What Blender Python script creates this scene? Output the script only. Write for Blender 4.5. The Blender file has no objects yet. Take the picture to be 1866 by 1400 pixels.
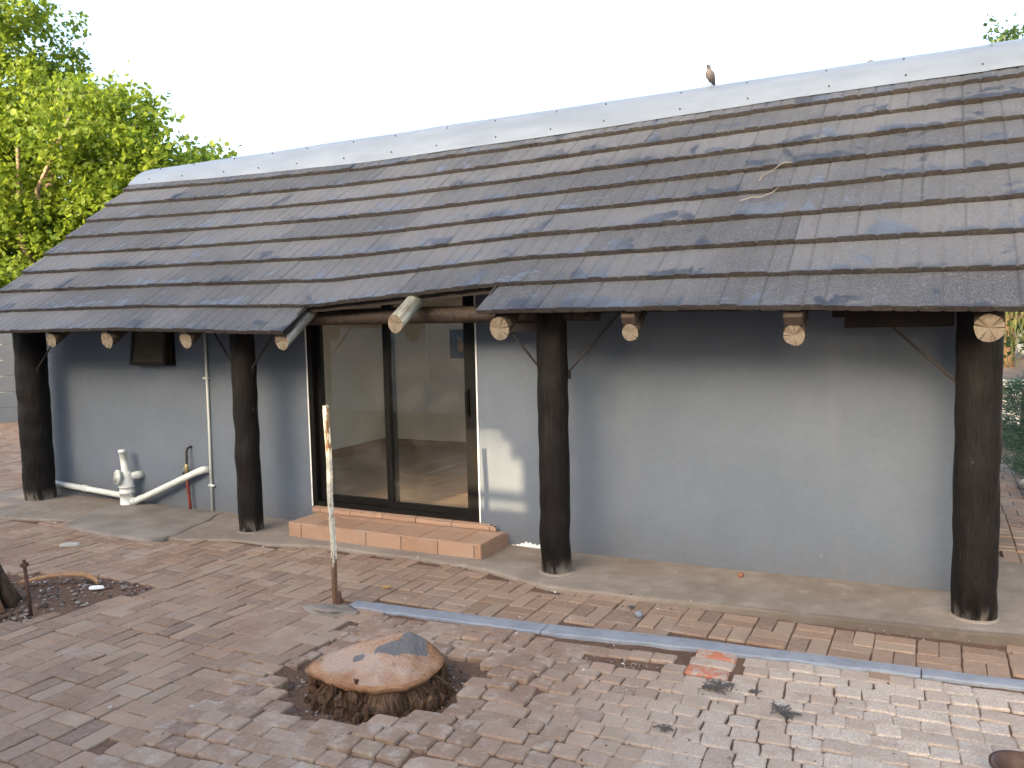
import bpy, math, random
from math import radians as R, sin, cos, pi
from mathutils import Vector, Matrix, noise
random.seed(11)
C = bpy.context.scene.collection
SC = bpy.context.scene

# ------------------------------------------------------------------ camera
YAW, PITCH, ROLL, DIST, FPX = 0.473906, 0.078815, -0.023125, 5.50484, 1500.0
CAM = Vector((0, -DIST, 1.75))
RX = Vector((0.89038541, 0.45462343, -0.02305114))
UP = Vector((-0.01534685, 0.08058988, 0.99662919))
FW = Vector((-0.45494867, 0.88703033, -0.07873309))
cd = bpy.data.cameras.new('camera'); cam = bpy.data.objects.new('camera', cd); C.objects.link(cam)
cd.sensor_fit = 'HORIZONTAL'; cd.sensor_width = 36; cd.lens = FPX/1866*36; cd.clip_start = .05; cd.clip_end = 2000
cam.matrix_world = Matrix(((RX.x, UP.x, -FW.x, CAM.x), (RX.y, UP.y, -FW.y, CAM.y), (RX.z, UP.z, -FW.z, CAM.z), (0, 0, 0, 1)))
SC.camera = cam

# ------------------------------------------------------------------ light
SUN_AZ, SUN_EL = math.atan2(.208, 1.581), R(17.1)      # light travels towards +y, a little to +x
w = bpy.data.worlds.new('World'); SC.world = w; w.use_nodes = True
wn = w.node_tree.nodes; wl = w.node_tree.links
sky = wn.new('ShaderNodeTexSky'); sky.sky_type = 'NISHITA'; sky.sun_disc = False
sky.sun_elevation = SUN_EL; sky.sun_rotation = pi + SUN_AZ
sky.air_density = 1.0; sky.dust_density = 6.0; sky.ozone_density = 1.0
wl.new(sky.outputs[0], wn['Background'].inputs[0]); wn['Background'].inputs[1].default_value = .15
sd = bpy.data.lights.new('sun', 'SUN'); sd.energy = 2.1; sd.angle = R(.5); sd.color = (1, .77, .45)
so = bpy.data.objects.new('sun', sd); C.objects.link(so)
ld = Vector((sin(SUN_AZ)*cos(SUN_EL), cos(SUN_AZ)*cos(SUN_EL), -sin(SUN_EL)))
so.rotation_euler = ld.to_track_quat('-Z', 'Y').to_euler(); so.location = (-3, -20, 12)
SC.view_settings.view_transform = 'Standard'; SC.view_settings.look = 'None'
SC.view_settings.exposure = 2.53; SC.view_settings.gamma = 1
SC.view_settings.use_curve_mapping = False

# ------------------------------------------------------------------ node helpers
class NT:
    def __init__(s, name):
        s.m = bpy.data.materials.new(name); s.m.use_nodes = True
        s.t = s.m.node_tree; s.n = s.t.nodes; s.l = s.t.links
        s.b = s.n['Principled BSDF']; s.out = s.n['Material Output']
    def node(s, kind, **kw):
        q = s.n.new(kind)
        for k, v in kw.items(): setattr(q, k, v)
        return q
    def put(s, v, sock):
        if hasattr(v, 'is_linked') or hasattr(v, 'links'): s.l.new(v, sock)
        elif isinstance(v, (tuple, list)) and sock.type == 'RGBA': sock.default_value = (*v[:3], 1)
        else: sock.default_value = v
    def pos(s, obj=False):
        if obj: return s.node('ShaderNodeTexCoord').outputs['Object']
        return s.node('ShaderNodeNewGeometry').outputs['Position']
    def sc(s, vec, scale):
        q = s.node('ShaderNodeVectorMath', operation='MULTIPLY'); s.put(vec, q.inputs[0]); q.inputs[1].default_value = scale
        return q.outputs[0]
    def noise(s, scale, vec=None, detail=4, rough=.6, dist=0):
        q = s.node('ShaderNodeTexNoise'); q.inputs['Scale'].default_value = scale; q.inputs['Detail'].default_value = detail
        q.inputs['Roughness'].default_value = rough; q.inputs['Distortion'].default_value = dist
        s.put(vec if vec is not None else s.pos(), q.inputs['Vector']); return q.outputs['Fac']
    def ramp(s, v, a, b, lo=0., hi=1.):
        q = s.node('ShaderNodeMapRange'); q.interpolation_type = 'SMOOTHSTEP'
        s.put(v, q.inputs[0]); s.put(a, q.inputs[1]); s.put(b, q.inputs[2]); q.inputs[3].default_value = lo; q.inputs[4].default_value = hi
        return q.outputs[0]
    def math(s, op, a, b=0.):
        q = s.node('ShaderNodeMath', operation=op); s.put(a, q.inputs[0]); s.put(b, q.inputs[1]); return q.outputs[0]
    def mix(s, f, a, b):
        q = s.node('ShaderNodeMix', data_type='RGBA'); s.put(f, q.inputs[0]); s.put(a, q.inputs[6]); s.put(b, q.inputs[7]); return q.outputs[2]
    def sep(s, v):
        q = s.node('ShaderNodeSeparateXYZ'); s.put(v, q.inputs[0]); return q.outputs
    def attr(s, name, out='Color'):
        return s.node('ShaderNodeAttribute', attribute_name=name).outputs[out]
    def rnd(s): return s.node('ShaderNodeObjectInfo').outputs['Random']
    def done(s, col, rough=.7, bump=None, strength=.3, dist=.01, spec=.3, metal=0):
        s.put(col, s.b.inputs['Base Color']); s.put(rough, s.b.inputs['Roughness'])
        s.b.inputs['Specular IOR Level'].default_value = spec; s.b.inputs['Metallic'].default_value = metal
        if bump is not None:
            q = s.node('ShaderNodeBump'); q.inputs['Strength'].default_value = strength; q.inputs['Distance'].default_value = dist
            s.put(bump, q.inputs['Height']); s.l.new(q.outputs[0], s.b.inputs['Normal'])
        return s.m

M = {}
def simple(name, col, rough=.6, var=.35, scale=25, bumps=.15, spec=.3, metal=0):
    t = NT(name); n = t.noise(scale, t.pos(True)); n2 = t.noise(scale*.2, t.pos(True))
    lo = tuple(c*(1-var) for c in col); hi = tuple(min(1, c*(1+var*.6)) for c in col)
    f = t.math('MULTIPLY', t.math('ADD', n, n2), .5)
    M[name] = t.done(t.mix(t.ramp(f, .3, .7), lo, hi), rough, n, bumps, .004, spec, metal); return M[name]

# wall paint : grey-blue, faint trowel marks, dust low down, few chips
t = NT('wall_paint'); p = t.pos(); n = t.noise(1.3, p, 5, .6); n2 = t.noise(2.2, t.sc(p, (2.2, 1, .25)), 4, .6); n3 = t.noise(90, p, 2)
c = t.mix(t.ramp(n, .35, .7), (.102, .123, .156), (.122, .144, .180))
c = t.mix(t.ramp(n2, .52, .78, 0, .3), c, (.152, .166, .190))
z = t.sep(p)[2]
dz = t.math('ADD', z, t.math('MULTIPLY', n2, -.45))
c = t.mix(t.ramp(dz, .12, -.2, 0, .6), c, (.105, .112, .125))
c = t.mix(t.math('MULTIPLY', t.ramp(t.noise(30, p, 4, .8), .5, .62), t.ramp(z, .14, .02, 0, .5)), c, (.105, .09, .078))
n4 = t.noise(9, p, 5, .7)
c = t.mix(t.math('MULTIPLY', t.ramp(n4, .68, .74), t.ramp(z, .6, .1, 0, .8)), c, (.27, .275, .285))
c = t.mix(t.ramp(t.noise(26, p, 4, .7), .35, .7, 0, .12), c, (.175, .195, .225))
M['wall_paint'] = t.done(c, .72, t.math('ADD', n3, t.math('MULTIPLY', n4, .9)), .25, .005, .25)

# roof tile : stone chip, dark patch repairs, brown lip
t = NT('roof_tile'); p = t.pos(); a = t.attr('tv'); s3 = t.node('ShaderNodeSeparateColor'); t.put(a, s3.inputs[0]); ar, av, ab = s3.outputs[0], s3.outputs[1], s3.outputs[2]
g = t.noise(160, p, 2, .7); g2 = t.noise(45, p, 3, .7); big = t.noise(1.1, p, 4, .6); pa = t.noise(4.2, p, 6, .66, .6)
streak = t.noise(9, t.sc(p, (4.0, .5, .5)), 3)
c = t.mix(t.ramp(g, .32, .68), (.017, .019, .023), (.080, .085, .097))
c = t.mix(t.ramp(t.math('ADD', big, t.math('MULTIPLY', ar, .35)), .45, .95, 0, .6), c, (.108, .112, .124))
c = t.mix(t.ramp(streak, .5, .75, 0, .28), c, (.036, .036, .041))
c = t.mix(t.ramp(g2, .56, .74, 0, .45), c, (.175, .175, .182))
thr = t.math('ADD', t.math('MULTIPLY', av, .17), .485)
pm = t.ramp(pa, thr, t.math('ADD', thr, .035), 0, .85)
c = t.mix(pm, c, t.mix(t.noise(30, p, 3), t.mix(t.ramp(t.noise(.9, p, 3), .42, .58), (.013, .016, .023), (.046, .058, .082)), t.mix(t.ramp(t.noise(.9, p, 3), .42, .58), (.026, .031, .042), (.082, .098, .130))))
gv = t.attr('gv', 'Fac'); c = t.mix(t.math('MULTIPLY', gv, .55), c, (.018, .017, .018))
c = t.mix(ab, c, t.mix(t.ramp(g2, .3, .7), (.024, .020, .018), (.056, .047, .042)))
M['roof_tile'] = t.done(c, t.ramp(pm, 0, 1, .75, .5), t.math('ADD', g, t.math('MULTIPLY', g2, .7)), .35, .004, .3)

# ridge sheet metal
t = NT('ridge_metal'); p = t.pos(); n = t.noise(2.5, t.sc(p, (.6, 2, 2)), 4); n2 = t.noise(60, p, 2)
c = t.mix(t.ramp(n, .3, .7), (.150, .176, .208), (.186, .214, .250))
c = t.mix(t.ramp(t.noise(14, p, 5, .7), .62, .75, 0, .35), c, (.15, .153, .155))
M['ridge_metal'] = t.done(c, .42, n, .25, .02, .5, .25)

# brick pavers
def brick(name, wash):
    t = NT(name); p = t.pos(); r = t.math('FRACT', t.math('ADD', t.rnd(), t.attr('brnd', 'Fac')))
    xyz = t.sep(p)
    n = t.noise(38, p, 4, .7); n2 = t.noise(110, p, 3, .75); big = t.noise(1.5, p, 5, .6); mid = t.noise(7, p, 5, .65)
    c = t.mix(r, (.200, .130, .086), (.295, .200, .138))
    r2 = t.math('FRACT', t.math('MULTIPLY', r, 7.31)); c = t.mix(t.ramp(r2, .62, 1, 0, .5), c, (.32, .255, .19))
    r3 = t.math('FRACT', t.math('MULTIPLY', r, 17.7)); c = t.mix(t.ramp(r3, .78, 1, 0, .6), c, (.150, .105, .082))
    c = t.mix(t.ramp(n, .35, .75, 0, .5), c, (.33, .25, .20))
    c = t.mix(t.ramp(big, .5, .68, 0, .55), c, (.21, .128, .088))
    c = t.mix(t.ramp(mid, .56, .74, 0, .5), c, (.36, .275, .21))
    if wash:
        f = t.ramp(t.math('ADD', xyz[0], t.math('MULTIPLY', t.noise(1.3, p, 4), 1.1)), -1.25, .25)
        f = t.math('MULTIPLY', f, t.ramp(mid,   .24, .52, .35, 1)); f = t.math('MULTIPLY', f, t.ramp(t.math('FRACT', t.math('MULTIPLY', r, 29.3)), 0, .8, .6, 1))
        f2 = t.math('MULTIPLY', t.ramp(t.noise(11, p, 5, .7), .48, .66), .45)
        f = t.math('MAXIMUM', f, f2)
        c = t.mix(f, c, t.mix(t.ramp(n2, .3, .7), (.32, .26, .205), (.52, .445, .375)))
    else:
        c = t.mix(t.math('MULTIPLY', t.ramp(t.noise(2.1, p, 5, .65), .58, .74), .6), c, (.36, .315, .275))
    M[name] = t.done(c, .86, t.math('ADD', n2, n), .5, .006, .2); return t
brick('brick_paver', False); brick('brick_cobble', True)

# soil, concrete, etc
t = NT('soil'); p = t.pos(); n = t.noise(60, p, 4, .75); n2 = t.noise(4, p, 5, .6)
c = t.mix(t.ramp(n, .3, .7), (.075, .045, .032), (.17, .108, .076)); c = t.mix(t.ramp(n2, .42, .65, 0, .6), c, (.165, .098, .066))
M['soil'] = t.done(c, .95, n, .7, .012, .1)
t = NT('concrete_apron'); p = t.pos(); n = t.noise(70, p, 3, .7); n2 = t.noise(2.2, p, 6, .65); n3 = t.noise(9, p, 5, .7)
c = t.mix(t.ramp(n2, .3, .7), (.185, .150, .118), (.265, .225, .184)); c = t.mix(t.ramp(n3, .5, .72, 0, .55), c, (.325, .292, .258)); c = t.mix(t.ramp(n3, .46, .3, 0, .5), c, (.16, .125, .10))
c = t.mix(t.ramp(n, .3, .75, 0, .35), c, (.19, .16, .135))
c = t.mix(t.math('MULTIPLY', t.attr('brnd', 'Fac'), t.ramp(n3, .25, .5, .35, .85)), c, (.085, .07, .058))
M['concrete_apron'] = t.done(c, .9, t.math('ADD', n, n3), .4, .006, .2)
t = NT('concrete_patch'); p = t.pos(); n = t.noise(80, p, 3, .7); n2 = t.noise(3, p, 5)
M['concrete_patch'] = t.done(t.mix(t.ramp(t.math('ADD', t.math('MULTIPLY', n, .3), t.math('MULTIPLY', n2, .7)), .35, .65), (.160, .138, .116), (.240, .213, .185)), .9, n, .35, .004, .2)
t = NT('kerb_paint'); p = t.pos(); n = t.noise(7, p, 5, .7); n2 = t.noise(60, p, 3)
c = t.mix(t.ramp(n, .35, .65), (.190, .207, .235), (.245, .263, .292)); c = t.mix(t.ramp(t.noise(17, p, 6, .8), .57, .66, 0, .85), c, (.21, .165, .135))
M['kerb_paint'] = t.done(c, .6, t.math('ADD', n2, n), .4, .006, .3)
t = NT('post_tar'); p = t.pos(); q = t.sc(p, (1, 1, .22)); n = t.noise(14, q, 5, .7); n2 = t.noise(70, t.sc(p, (1, 1, .12)), 4, .7); zz = t.sep(p)[2]
c = t.mix(t.ramp(n, .3, .7), (.0018, .0013, .0012), (.0058, .0036, .0028))
c = t.mix(t.ramp(t.noise(7, t.sc(p, (1.4, 1.4, .45)), 5, .75), .55, .72, 0, .65), c, (.017, .0155, .0155))
c = t.mix(t.math('MULTIPLY', t.ramp(n2, .52, .62), .5), c, (.0105, .0072, .0056))
c = t.mix(t.ramp(t.noise(20, t.sc(p, (1, 1, .45)), 4, .75), .70, .73, 0, .8), c, (.20, .19, .175))
c = t.mix(t.math('MULTIPLY', t.ramp(zz, .15, .0), t.ramp(n, .42, .6)), c, (.20, .175, .15))
M['post_tar'] = t.done(c, t.ramp(n, .3, .7, .45, .8), t.math('ADD', n2, t.math('MULTIPLY', n, 1.5)), .8, .012, .25)
t = NT('log_dark'); p = t.pos(True); n = t.noise(10, t.sc(p, (.25, 3, 3)), 5, .7)
M['log_dark'] = t.done(t.mix(t.ramp(n, .3, .7), (.014, .010, .008), (.050, .036, .028)), .7, n, .4, .006, .25)
t = NT('log_grey'); p = t.pos(True); n = t.noise(9, t.sc(p, (3, .35, 3)), 5, .7); n2 = t.noise(7, p, 4)
c = t.mix(t.ramp(n, .3, .7), (.10, .105, .085), (.31, .32, .28)); c = t.mix(t.ramp(n2, .55, .7, 0, .6), c, (.09, .06, .045))
M['log_grey'] = t.done(c, .8, n, .5, .006, .2)
t = NT('log_end'); p = t.pos(True); n = t.noise(14, p, 5, .7); q = t.node('ShaderNodeTexWave'); q.wave_type = 'RINGS'; q.rings_direction = 'SPHERICAL'; q.inputs['Scale'].default_value = 32; q.inputs['Distortion'].default_value = 2.5
t.put(p, q.inputs['Vector'])
c = t.mix(t.ramp(n, .3, .7), (.105, .085, .060), (.225, .198, .160)); c = t.mix(t.math('MULTIPLY', q.outputs['Fac'], .25), c, (.22, .14, .08)); c = t.mix(t.ramp(t.noise(22, p, 3), .62, .7, 0, .75), c, (.13, .08, .05))
sx_ = t.sep(p); cb_ = t.node('ShaderNodeCombineXYZ'); t.put(sx_[0], cb_.inputs[0]); t.put(sx_[2], cb_.inputs[1]); nm_ = t.node('ShaderNodeVectorMath', operation='NORMALIZE'); t.put(cb_.outputs[0], nm_.inputs[0])
cb2 = t.node('ShaderNodeCombineXYZ'); t.put(t.math('MULTIPLY', t.rnd(), 40.0), cb2.inputs[2]); av_ = t.node('ShaderNodeVectorMath', operation='ADD'); t.put(nm_.outputs[0], av_.inputs[0]); t.put(cb2.outputs[0], av_.inputs[1])
cr_ = t.noise(1.7, av_.outputs[0], 2, .5); ck = t.ramp(t.math('ABSOLUTE', t.math('SUBTRACT', cr_, .5)), .022, .004)
c = t.mix(t.math('MULTIPLY', ck, .85), c, (.045, .032, .024)); c = t.mix(t.ramp(t.noise(6, p, 4, .7), .5, .72, 0, .6), c, (.12, .105, .09))
M['log_end'] = t.done(c, .85, t.math('SUBTRACT', n, t.math('MULTIPLY', ck, 2.0)), .5, .006, .15)
t = NT('step_tile'); p = t.pos(); n = t.noise(14, p, 4); r = t.rnd(); n2 = t.noise(3.5, p, 5, .7)
c = t.mix(r, (.29, .175, .115), (.35, .22, .15)); c = t.mix(t.ramp(n, .35, .7, 0, .4), c, (.38, .265, .195)); c = t.mix(t.ramp(n2, .5, .7, 0, .5), c, (.30, .235, .19))
M['step_tile'] = t.done(c, .42, n, .1, .003, .4)
t = NT('floor_tile'); p = t.pos(); n = t.noise(9, p, 4); r = t.rnd()
M['floor_tile'] = t.done(t.mix(n, t.mix(r, (.22, .15, .105), (.26, .18, .125)), (.30, .215, .155)), .3, n, .05, .002, .45)
t = NT('pole_paint'); p = t.pos(); n = t.noise(16, t.sc(p, (1, 1, .35)), 5, .75); n2 = t.noise(55, p, 3)
zz = t.sep(p)[2]
c = t.mix(t.ramp(n2, .3, .7), (.38, .36, .29), (.58, .55, .46)); pe = t.math('ADD', n, t.ramp(zz, .42, .05, 0, .3))
c = t.mix(t.ramp(pe, .56, .62), c, t.mix(n2, (.07, .035, .02), (.20, .115, .065)))
M['pole_paint'] = t.done(c, .55, t.math('ADD', n, n2), .5, .004, .4, .1)
t = NT('rock'); p = t.pos(); n = t.noise(8, p, 6, .7); n2 = t.noise(70, p, 3, .7); n3 = t.noise(4.2, p, 4, .5, .6)
c = t.mix(t.ramp(n, .3, .7), (.26, .125, .062), (.41, .235, .13)); c = t.mix(t.ramp(n2, .5, .75, 0, .5), c, (.17, .085, .05))
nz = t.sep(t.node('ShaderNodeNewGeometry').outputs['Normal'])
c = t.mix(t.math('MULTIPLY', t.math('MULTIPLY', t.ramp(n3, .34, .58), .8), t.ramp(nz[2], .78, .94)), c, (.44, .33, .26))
c = t.mix(t.ramp(t.noise(6, p, 5, .7), .55, .75, 0, .6), c, (.33, .14, .09))
at = t.attr('paint', 'Fac'); pm = t.ramp(t.math('ADD', at, t.math('MULTIPLY', t.math('SUBTRACT', n, .5), .9)), .45, .52)
c = t.mix(t.math('MULTIPLY', pm, .92), c, t.mix(n2, (.095, .098, .105), (.16, .162, .168)))
M['rock'] = t.done(c, .85, t.math('ADD', t.math('MULTIPLY', n, 1.4), n2), .9, .02, .2)
t = NT('fibre'); p = t.pos(); n = t.noise(40, t.sc(p, (1, 1, .25)), 4); r = t.attr('brnd', 'Fac')
c = t.mix(r, (.045, .026, .017), (.175, .105, .062)); M['fibre'] = t.done(t.mix(t.ramp(n, .3, .7, 0, .5), c, (.04, .022, .014)), .9, n, .5, .005, .1)
t = NT('gravel'); p = t.pos(); r = t.attr('brnd', 'Fac'); c = t.mix(t.ramp(r, .0, .9), (.05, .036, .03), (.26, .22, .19)); c = t.mix(t.ramp(r, .90, .95), c, (.72, .70, .68))
M['gravel'] = t.done(c, .9)
def leaf(name, lo, hi, tr=.55):
    t = NT(name); r = t.attr('brnd', 'Fac'); c = t.mix(r, lo, hi); t.done(c, .5, spec=.3)
    tl = t.node('ShaderNodeBsdfTranslucent'); hs = t.mix(.5, c, tuple(min(1, h*1.5) for h in hi)); t.put(hs, tl.inputs[0])
    mx = t.node('ShaderNodeMixShader'); mx.inputs[0].default_value = tr
    t.l.new(t.b.outputs[0], mx.inputs[1]); t.l.new(tl.outputs[0], mx.inputs[2]); t.l.new(mx.outputs[0], t.out.inputs[0]); M[name] = t.m
leaf('leaf_bright', (.034, .085, .010), (.20, .265, .030)); leaf('leaf_dark', (.020, .046, .014), (.055, .095, .03), .3)
leaf('leaf_conifer', (.022, .055, .030), (.065, .115, .06), .2); leaf('leaf_willow', (.06, .08, .025), (.13, .14, .05), .35)
t = NT('glass'); gl = t.node('ShaderNodeBsdfGlossy'); gl.inputs['Roughness'].default_value = .015; gl.inputs[0].default_value = (.9, .93, .93, 1)
tr = t.node('ShaderNodeBsdfTransparent'); tr.inputs[0].default_value = (.93, .94, .92, 1); ge = t.node('ShaderNodeNewGeometry'); dt = t.node('ShaderNodeVectorMath', operation='DOT_PRODUCT'); t.l.new(ge.outputs['Incoming'], dt.inputs[0]); t.l.new(ge.outputs['Normal'], dt.inputs[1])
fz = t.math('ADD', t.math('MULTIPLY', t.math('POWER', t.math('SUBTRACT', 1.0, t.math('ABSOLUTE', dt.outputs['Value'])), 5.0), .9), .06)
df = t.node('ShaderNodeBsdfDiffuse'); df.inputs[0].default_value = (.5, .47, .42, 1)
mx = t.node('ShaderNodeMixShader'); t.l.new(fz, mx.inputs[0]); t.l.new(tr.outputs[0], mx.inputs[1]); t.l.new(gl.outputs[0], mx.inputs[2])
mx2 = t.node('ShaderNodeMixShader'); t.l.new(t.ramp(t.noise(3, t.pos(), 5, .7), .4, .75, .01, .07), mx2.inputs[0]); t.l.new(mx.outputs[0], mx2.inputs[1]); t.l.new(df.outputs[0], mx2.inputs[2])
t.l.new(mx2.outputs[0], t.out.inputs[0]); M['glass'] = t.m
simple('frame_black', (.007, .0065, .006), .45, .3, 20, .05, .15)
simple('white_plastic', (.62, .64, .60), .4, .12, 12, .05, .4)
simple('conduit_white', (.55, .58, .54), .5, .12, 12, .05)
simple('red_pipe', (.20, .045, .032), .5, .3, 30, .1)
simple('dark_metal', (.035, .030, .027), .6, .4, 40, .2)
simple('rust', (.085, .045, .03), .85, .5, 60, .4)
simple('brass', (.35, .27, .13), .45, .2, 30, .1, .4, .6)
simple('interior_wall', (.78, .73, .63), .85, .06, 3, .05)
simple('skirting', (.30, .20, .14), .5, .15, 6, .05)
simple('white_trim', (.80, .80, .78), .6, .1, 20, .1)
simple('wood_plain', (.050, .036, .028), .75, .35, 18, .3)
simple('timber_dark', (.018, .013, .011), .8, .3, 18, .3)
simple('bark', (.16, .10, .065), .9, .45, 14, .8)
simple('bark_pale', (.30, .22, .17), .9, .35, 10, .6)
simple('bark_strip', (.30, .17, .09), .85, .35, 25, .4)
simple('stump_wood', (.10, .058, .036), .95, .5, 30, .9)
simple('precast', (.17, .185, .20), .85, .12, 6, .3)
simple('cream_wall', (.62, .58, .48), .85, .08, 4, .1)
simple('red_roof', (.30, .10, .07), .8, .25, 8, .3)
simple('pale_stone', (.42, .40, .37), .9, .2, 12, .5)
simple('grey_pebble', (.20, .21, .24), .8, .2, 30, .3)
simple('red_pebble', (.25, .11, .07), .8, .2, 30, .3)
simple('dry_weed', (.085, .078, .072), .9, .3, 30, .2)
simple('dry_leaf', (.33, .20, .09), .8, .3, 30, .2)
simple('twig', (.20, .17, .15), .85, .25, 30, .2)
simple('dove', (.13, .115, .11), .8, .25, 20, .2)
t = NT('orange_paint'); p = t.pos(); n = t.noise(13, p, 5, .7); n2 = t.noise(70, p, 3)
M['orange_paint'] = t.done(t.mix(t.ramp(n, .46, .54), t.mix(n2, (.36, .12, .07), (.42, .18, .11)), t.mix(n2, (.26, .19, .145), (.42, .33, .27))), .85, t.math('ADD', n, n2), .5, .006, .2)
simple('picture', (.40, .20, .05), .5, .8, 8, .0)
simple('tin_brown', (.085, .045, .03), .5, .4, 20, .3)
simple('ground_earth', (.13, .095, .07), .95, .3, 3, .3)
simple('blocker_pale', (.72, .70, .66), .9, .1, 3, .1)  # pale colour of the added sun-blocking walls, also returns fill light
simple('glass_obscure', (.055, .045, .030), .6, .3, 60, .4, .2)

# ------------------------------------------------------------------ mesh helpers
class MB:
    def __init__(s): s.v = []; s.f = []; s.a = []; s.cur = 0.; s.mi = []; s.m = 0
    def add(s, vs, fs):
        o = len(s.v); s.v += [tuple(q) for q in vs]; s.a += [s.cur]*len(vs); s.f += [tuple(i+o for i in q) for q in fs]; s.mi += [s.m]*len(fs); return o
    def box(s, x0, x1, y0, y1, z0, z1, mat=None):
        vs = [Vector((x, y, z)) for z in (z0, z1) for y in (y0, y1) for x in (x0, x1)]
        if mat is not None: vs = [mat @ q for q in vs]
        return s.add(vs, [(0, 2, 3, 1), (4, 5, 7, 6), (0, 1, 5, 4), (2, 6, 7, 3), (0, 4, 6, 2), (1, 3, 7, 5)])
    def bevbox(s, x0, x1, y0, y1, z0, z1, b=.01, mat=None):
        vs = []; fs = []
        for (z, i) in ((z0, b), (z0+b, 0), (z1-b, 0), (z1, b)):
            vs += [Vector((x0+i, y0, z)) if 0 else Vector(q) for q in ((x0+i+b*(i == 0), y0+i, z), (x1-i-b*(i == 0), y0+i, z), (x1-i, y0+i+b*(i == 0), z), (x1-i, y1-i-b*(i == 0), z), (x1-i-b*(i == 0), y1-i, z), (x0+i+b*(i == 0), y1-i, z), (x0+i, y1-i-b*(i == 0), z), (x0+i, y0+i+b*(i == 0), z))]
        for k in range(3):
            for j in range(8): fs.append((k*8+j, k*8+(j+1) % 8, k*8+8+(j+1) % 8, k*8+8+j))
        fs += [tuple(reversed(range(8))), tuple(range(24, 32))]
        if mat is not None: vs = [mat @ q for q in vs]
        return s.add(vs, fs)
    def tube(s, pts, rad, n=10, cap=True, jit=0, seed=0):
        pts = [Vector(q) for q in pts]; rad = rad if isinstance(rad, (list, tuple)) else [rad]*len(pts)
        vs = []; fs = []; prev = None
        for i, q in enumerate(pts):
            d = (pts[min(i+1, len(pts)-1)]-pts[max(i-1, 0)]).normalized()
            if prev is None: u = d.orthogonal().normalized()
            else: u = (prev-d*prev.dot(d)).normalized()
            prev = u; v = d.cross(u)
            for k in range(n):
                an = 2*pi*k/n; r = rad[i]*(1+(jit*noise.noise((cos(an)*1.3+seed, sin(an)*1.3, i*.35)) if jit else 0))
                vs.append(q+u*cos(an)*r+v*sin(an)*r)
        for i in range(len(pts)-1):
            for k in range(n): fs.append((i*n+k, i*n+(k+1) % n, (i+1)*n+(k+1) % n, (i+1)*n+k))
        if cap: fs += [tuple(reversed(range(n))), tuple(range((len(pts)-1)*n, len(pts)*n))]
        return s.add(vs, fs)
    def quad(s, a, b, c, d): s.add([a, b, c, d], [(0, 1, 2, 3)])
    def ico(s, c, r, sub=1, sx=1, sy=1, sz=1, jit=.2, seed=0):
        g = (1+5**.5)/2; vs = [Vector(q).normalized() for q in ((-1, g, 0), (1, g, 0), (-1, -g, 0), (1, -g, 0), (0, -1, g), (0, 1, g), (0, -1, -g), (0, 1, -g), (g, 0, -1), (g, 0, 1), (-g, 0, -1), (-g, 0, 1))]
        fs = [(0, 11, 5), (0, 5, 1), (0, 1, 7), (0, 7, 10), (0, 10, 11), (1, 5, 9), (5, 11, 4), (11, 10, 2), (10, 7, 6), (7, 1, 8), (3, 9, 4), (3, 4, 2), (3, 2, 6), (3, 6, 8), (3, 8, 9), (4, 9, 5), (2, 4, 11), (6, 2, 10), (8, 6, 7), (9, 8, 1)]
        for _ in range(sub):
            cache = {}; nf = []
            def midp(a, b):
                k = (min(a, b), max(a, b))
                if k not in cache: vs.append(((vs[a]+vs[b])/2).normalized()); cache[k] = len(vs)-1
                return cache[k]
            for a, b, c_ in fs:
                x, y, zq = midp(a, b), midp(b, c_), midp(c_, a); nf += [(a, x, zq), (b, y, x), (c_, zq, y), (x, y, zq)]
            fs = nf
        c = Vector(c)
        s.add([c+Vector((q.x*sx, q.y*sy, q.z*sz))*r*(1+jit*noise.noise(q*1.7+Vector((seed, seed*.7, 0)))) for q in vs], fs)
    def build(s, name, mat, parent=None, smooth=False, loc=None):
        me = bpy.data.meshes.new(name); me.from_pydata(s.v, [], s.f); 
        for q in (mat if isinstance(mat, (list, tuple)) else [mat]): me.materials.append(M[q])
        me.polygons.foreach_set('material_index', s.mi)
        if any(s.a):
            at = me.attributes.new('brnd', 'FLOAT', 'POINT'); at.data.foreach_set('value', s.a)
        if smooth: me.polygons.foreach_set('use_smooth', [True]*len(s.f))
        me.update(); o = bpy.data.objects.new(name, me); C.objects.link(o)
        if parent: o.parent = parent
        if loc: o.location = loc
        return o
def tag(o, label=None, cat=None, group=None, kind=None):
    for k, v in (('label', label), ('category', cat), ('group', group), ('kind', kind)):
        if v: o[k] = v
    return o
def empty(name, loc=(0, 0, 0)):
    o = bpy.data.objects.new(name, None); C.objects.link(o); o.location = loc; o.empty_display_size = .2; return o
def link_obj(name, me, parent=None):
    o = bpy.data.objects.new(name, me); C.objects.link(o); o.parent = parent; return o
def interp(tab, x):
    if x <= tab[0][0]: return tab[0][1]
    for (a, u), (b, v) in zip(tab, tab[1:]):
        if x <= b: return u+(v-u)*(x-a)/(b-a)
    return tab[-1][1]
def inside(pt, poly):
    x, y = pt; r = False
    for i in range(len(poly)):
        x1, y1 = poly[i]; x2, y2 = poly[i-1]
        if (y1 > y) != (y2 > y) and x < (x2-x1)*(y-y1)/(y2-y1)+x1: r = not r
    return r
def to_px(q):
    d = Vector(q)-CAM; a = d.dot(FW)
    if a < .1: return None
    return 933+FPX*d.dot(RX)/a, 700-FPX*d.dot(UP)/a, a
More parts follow.
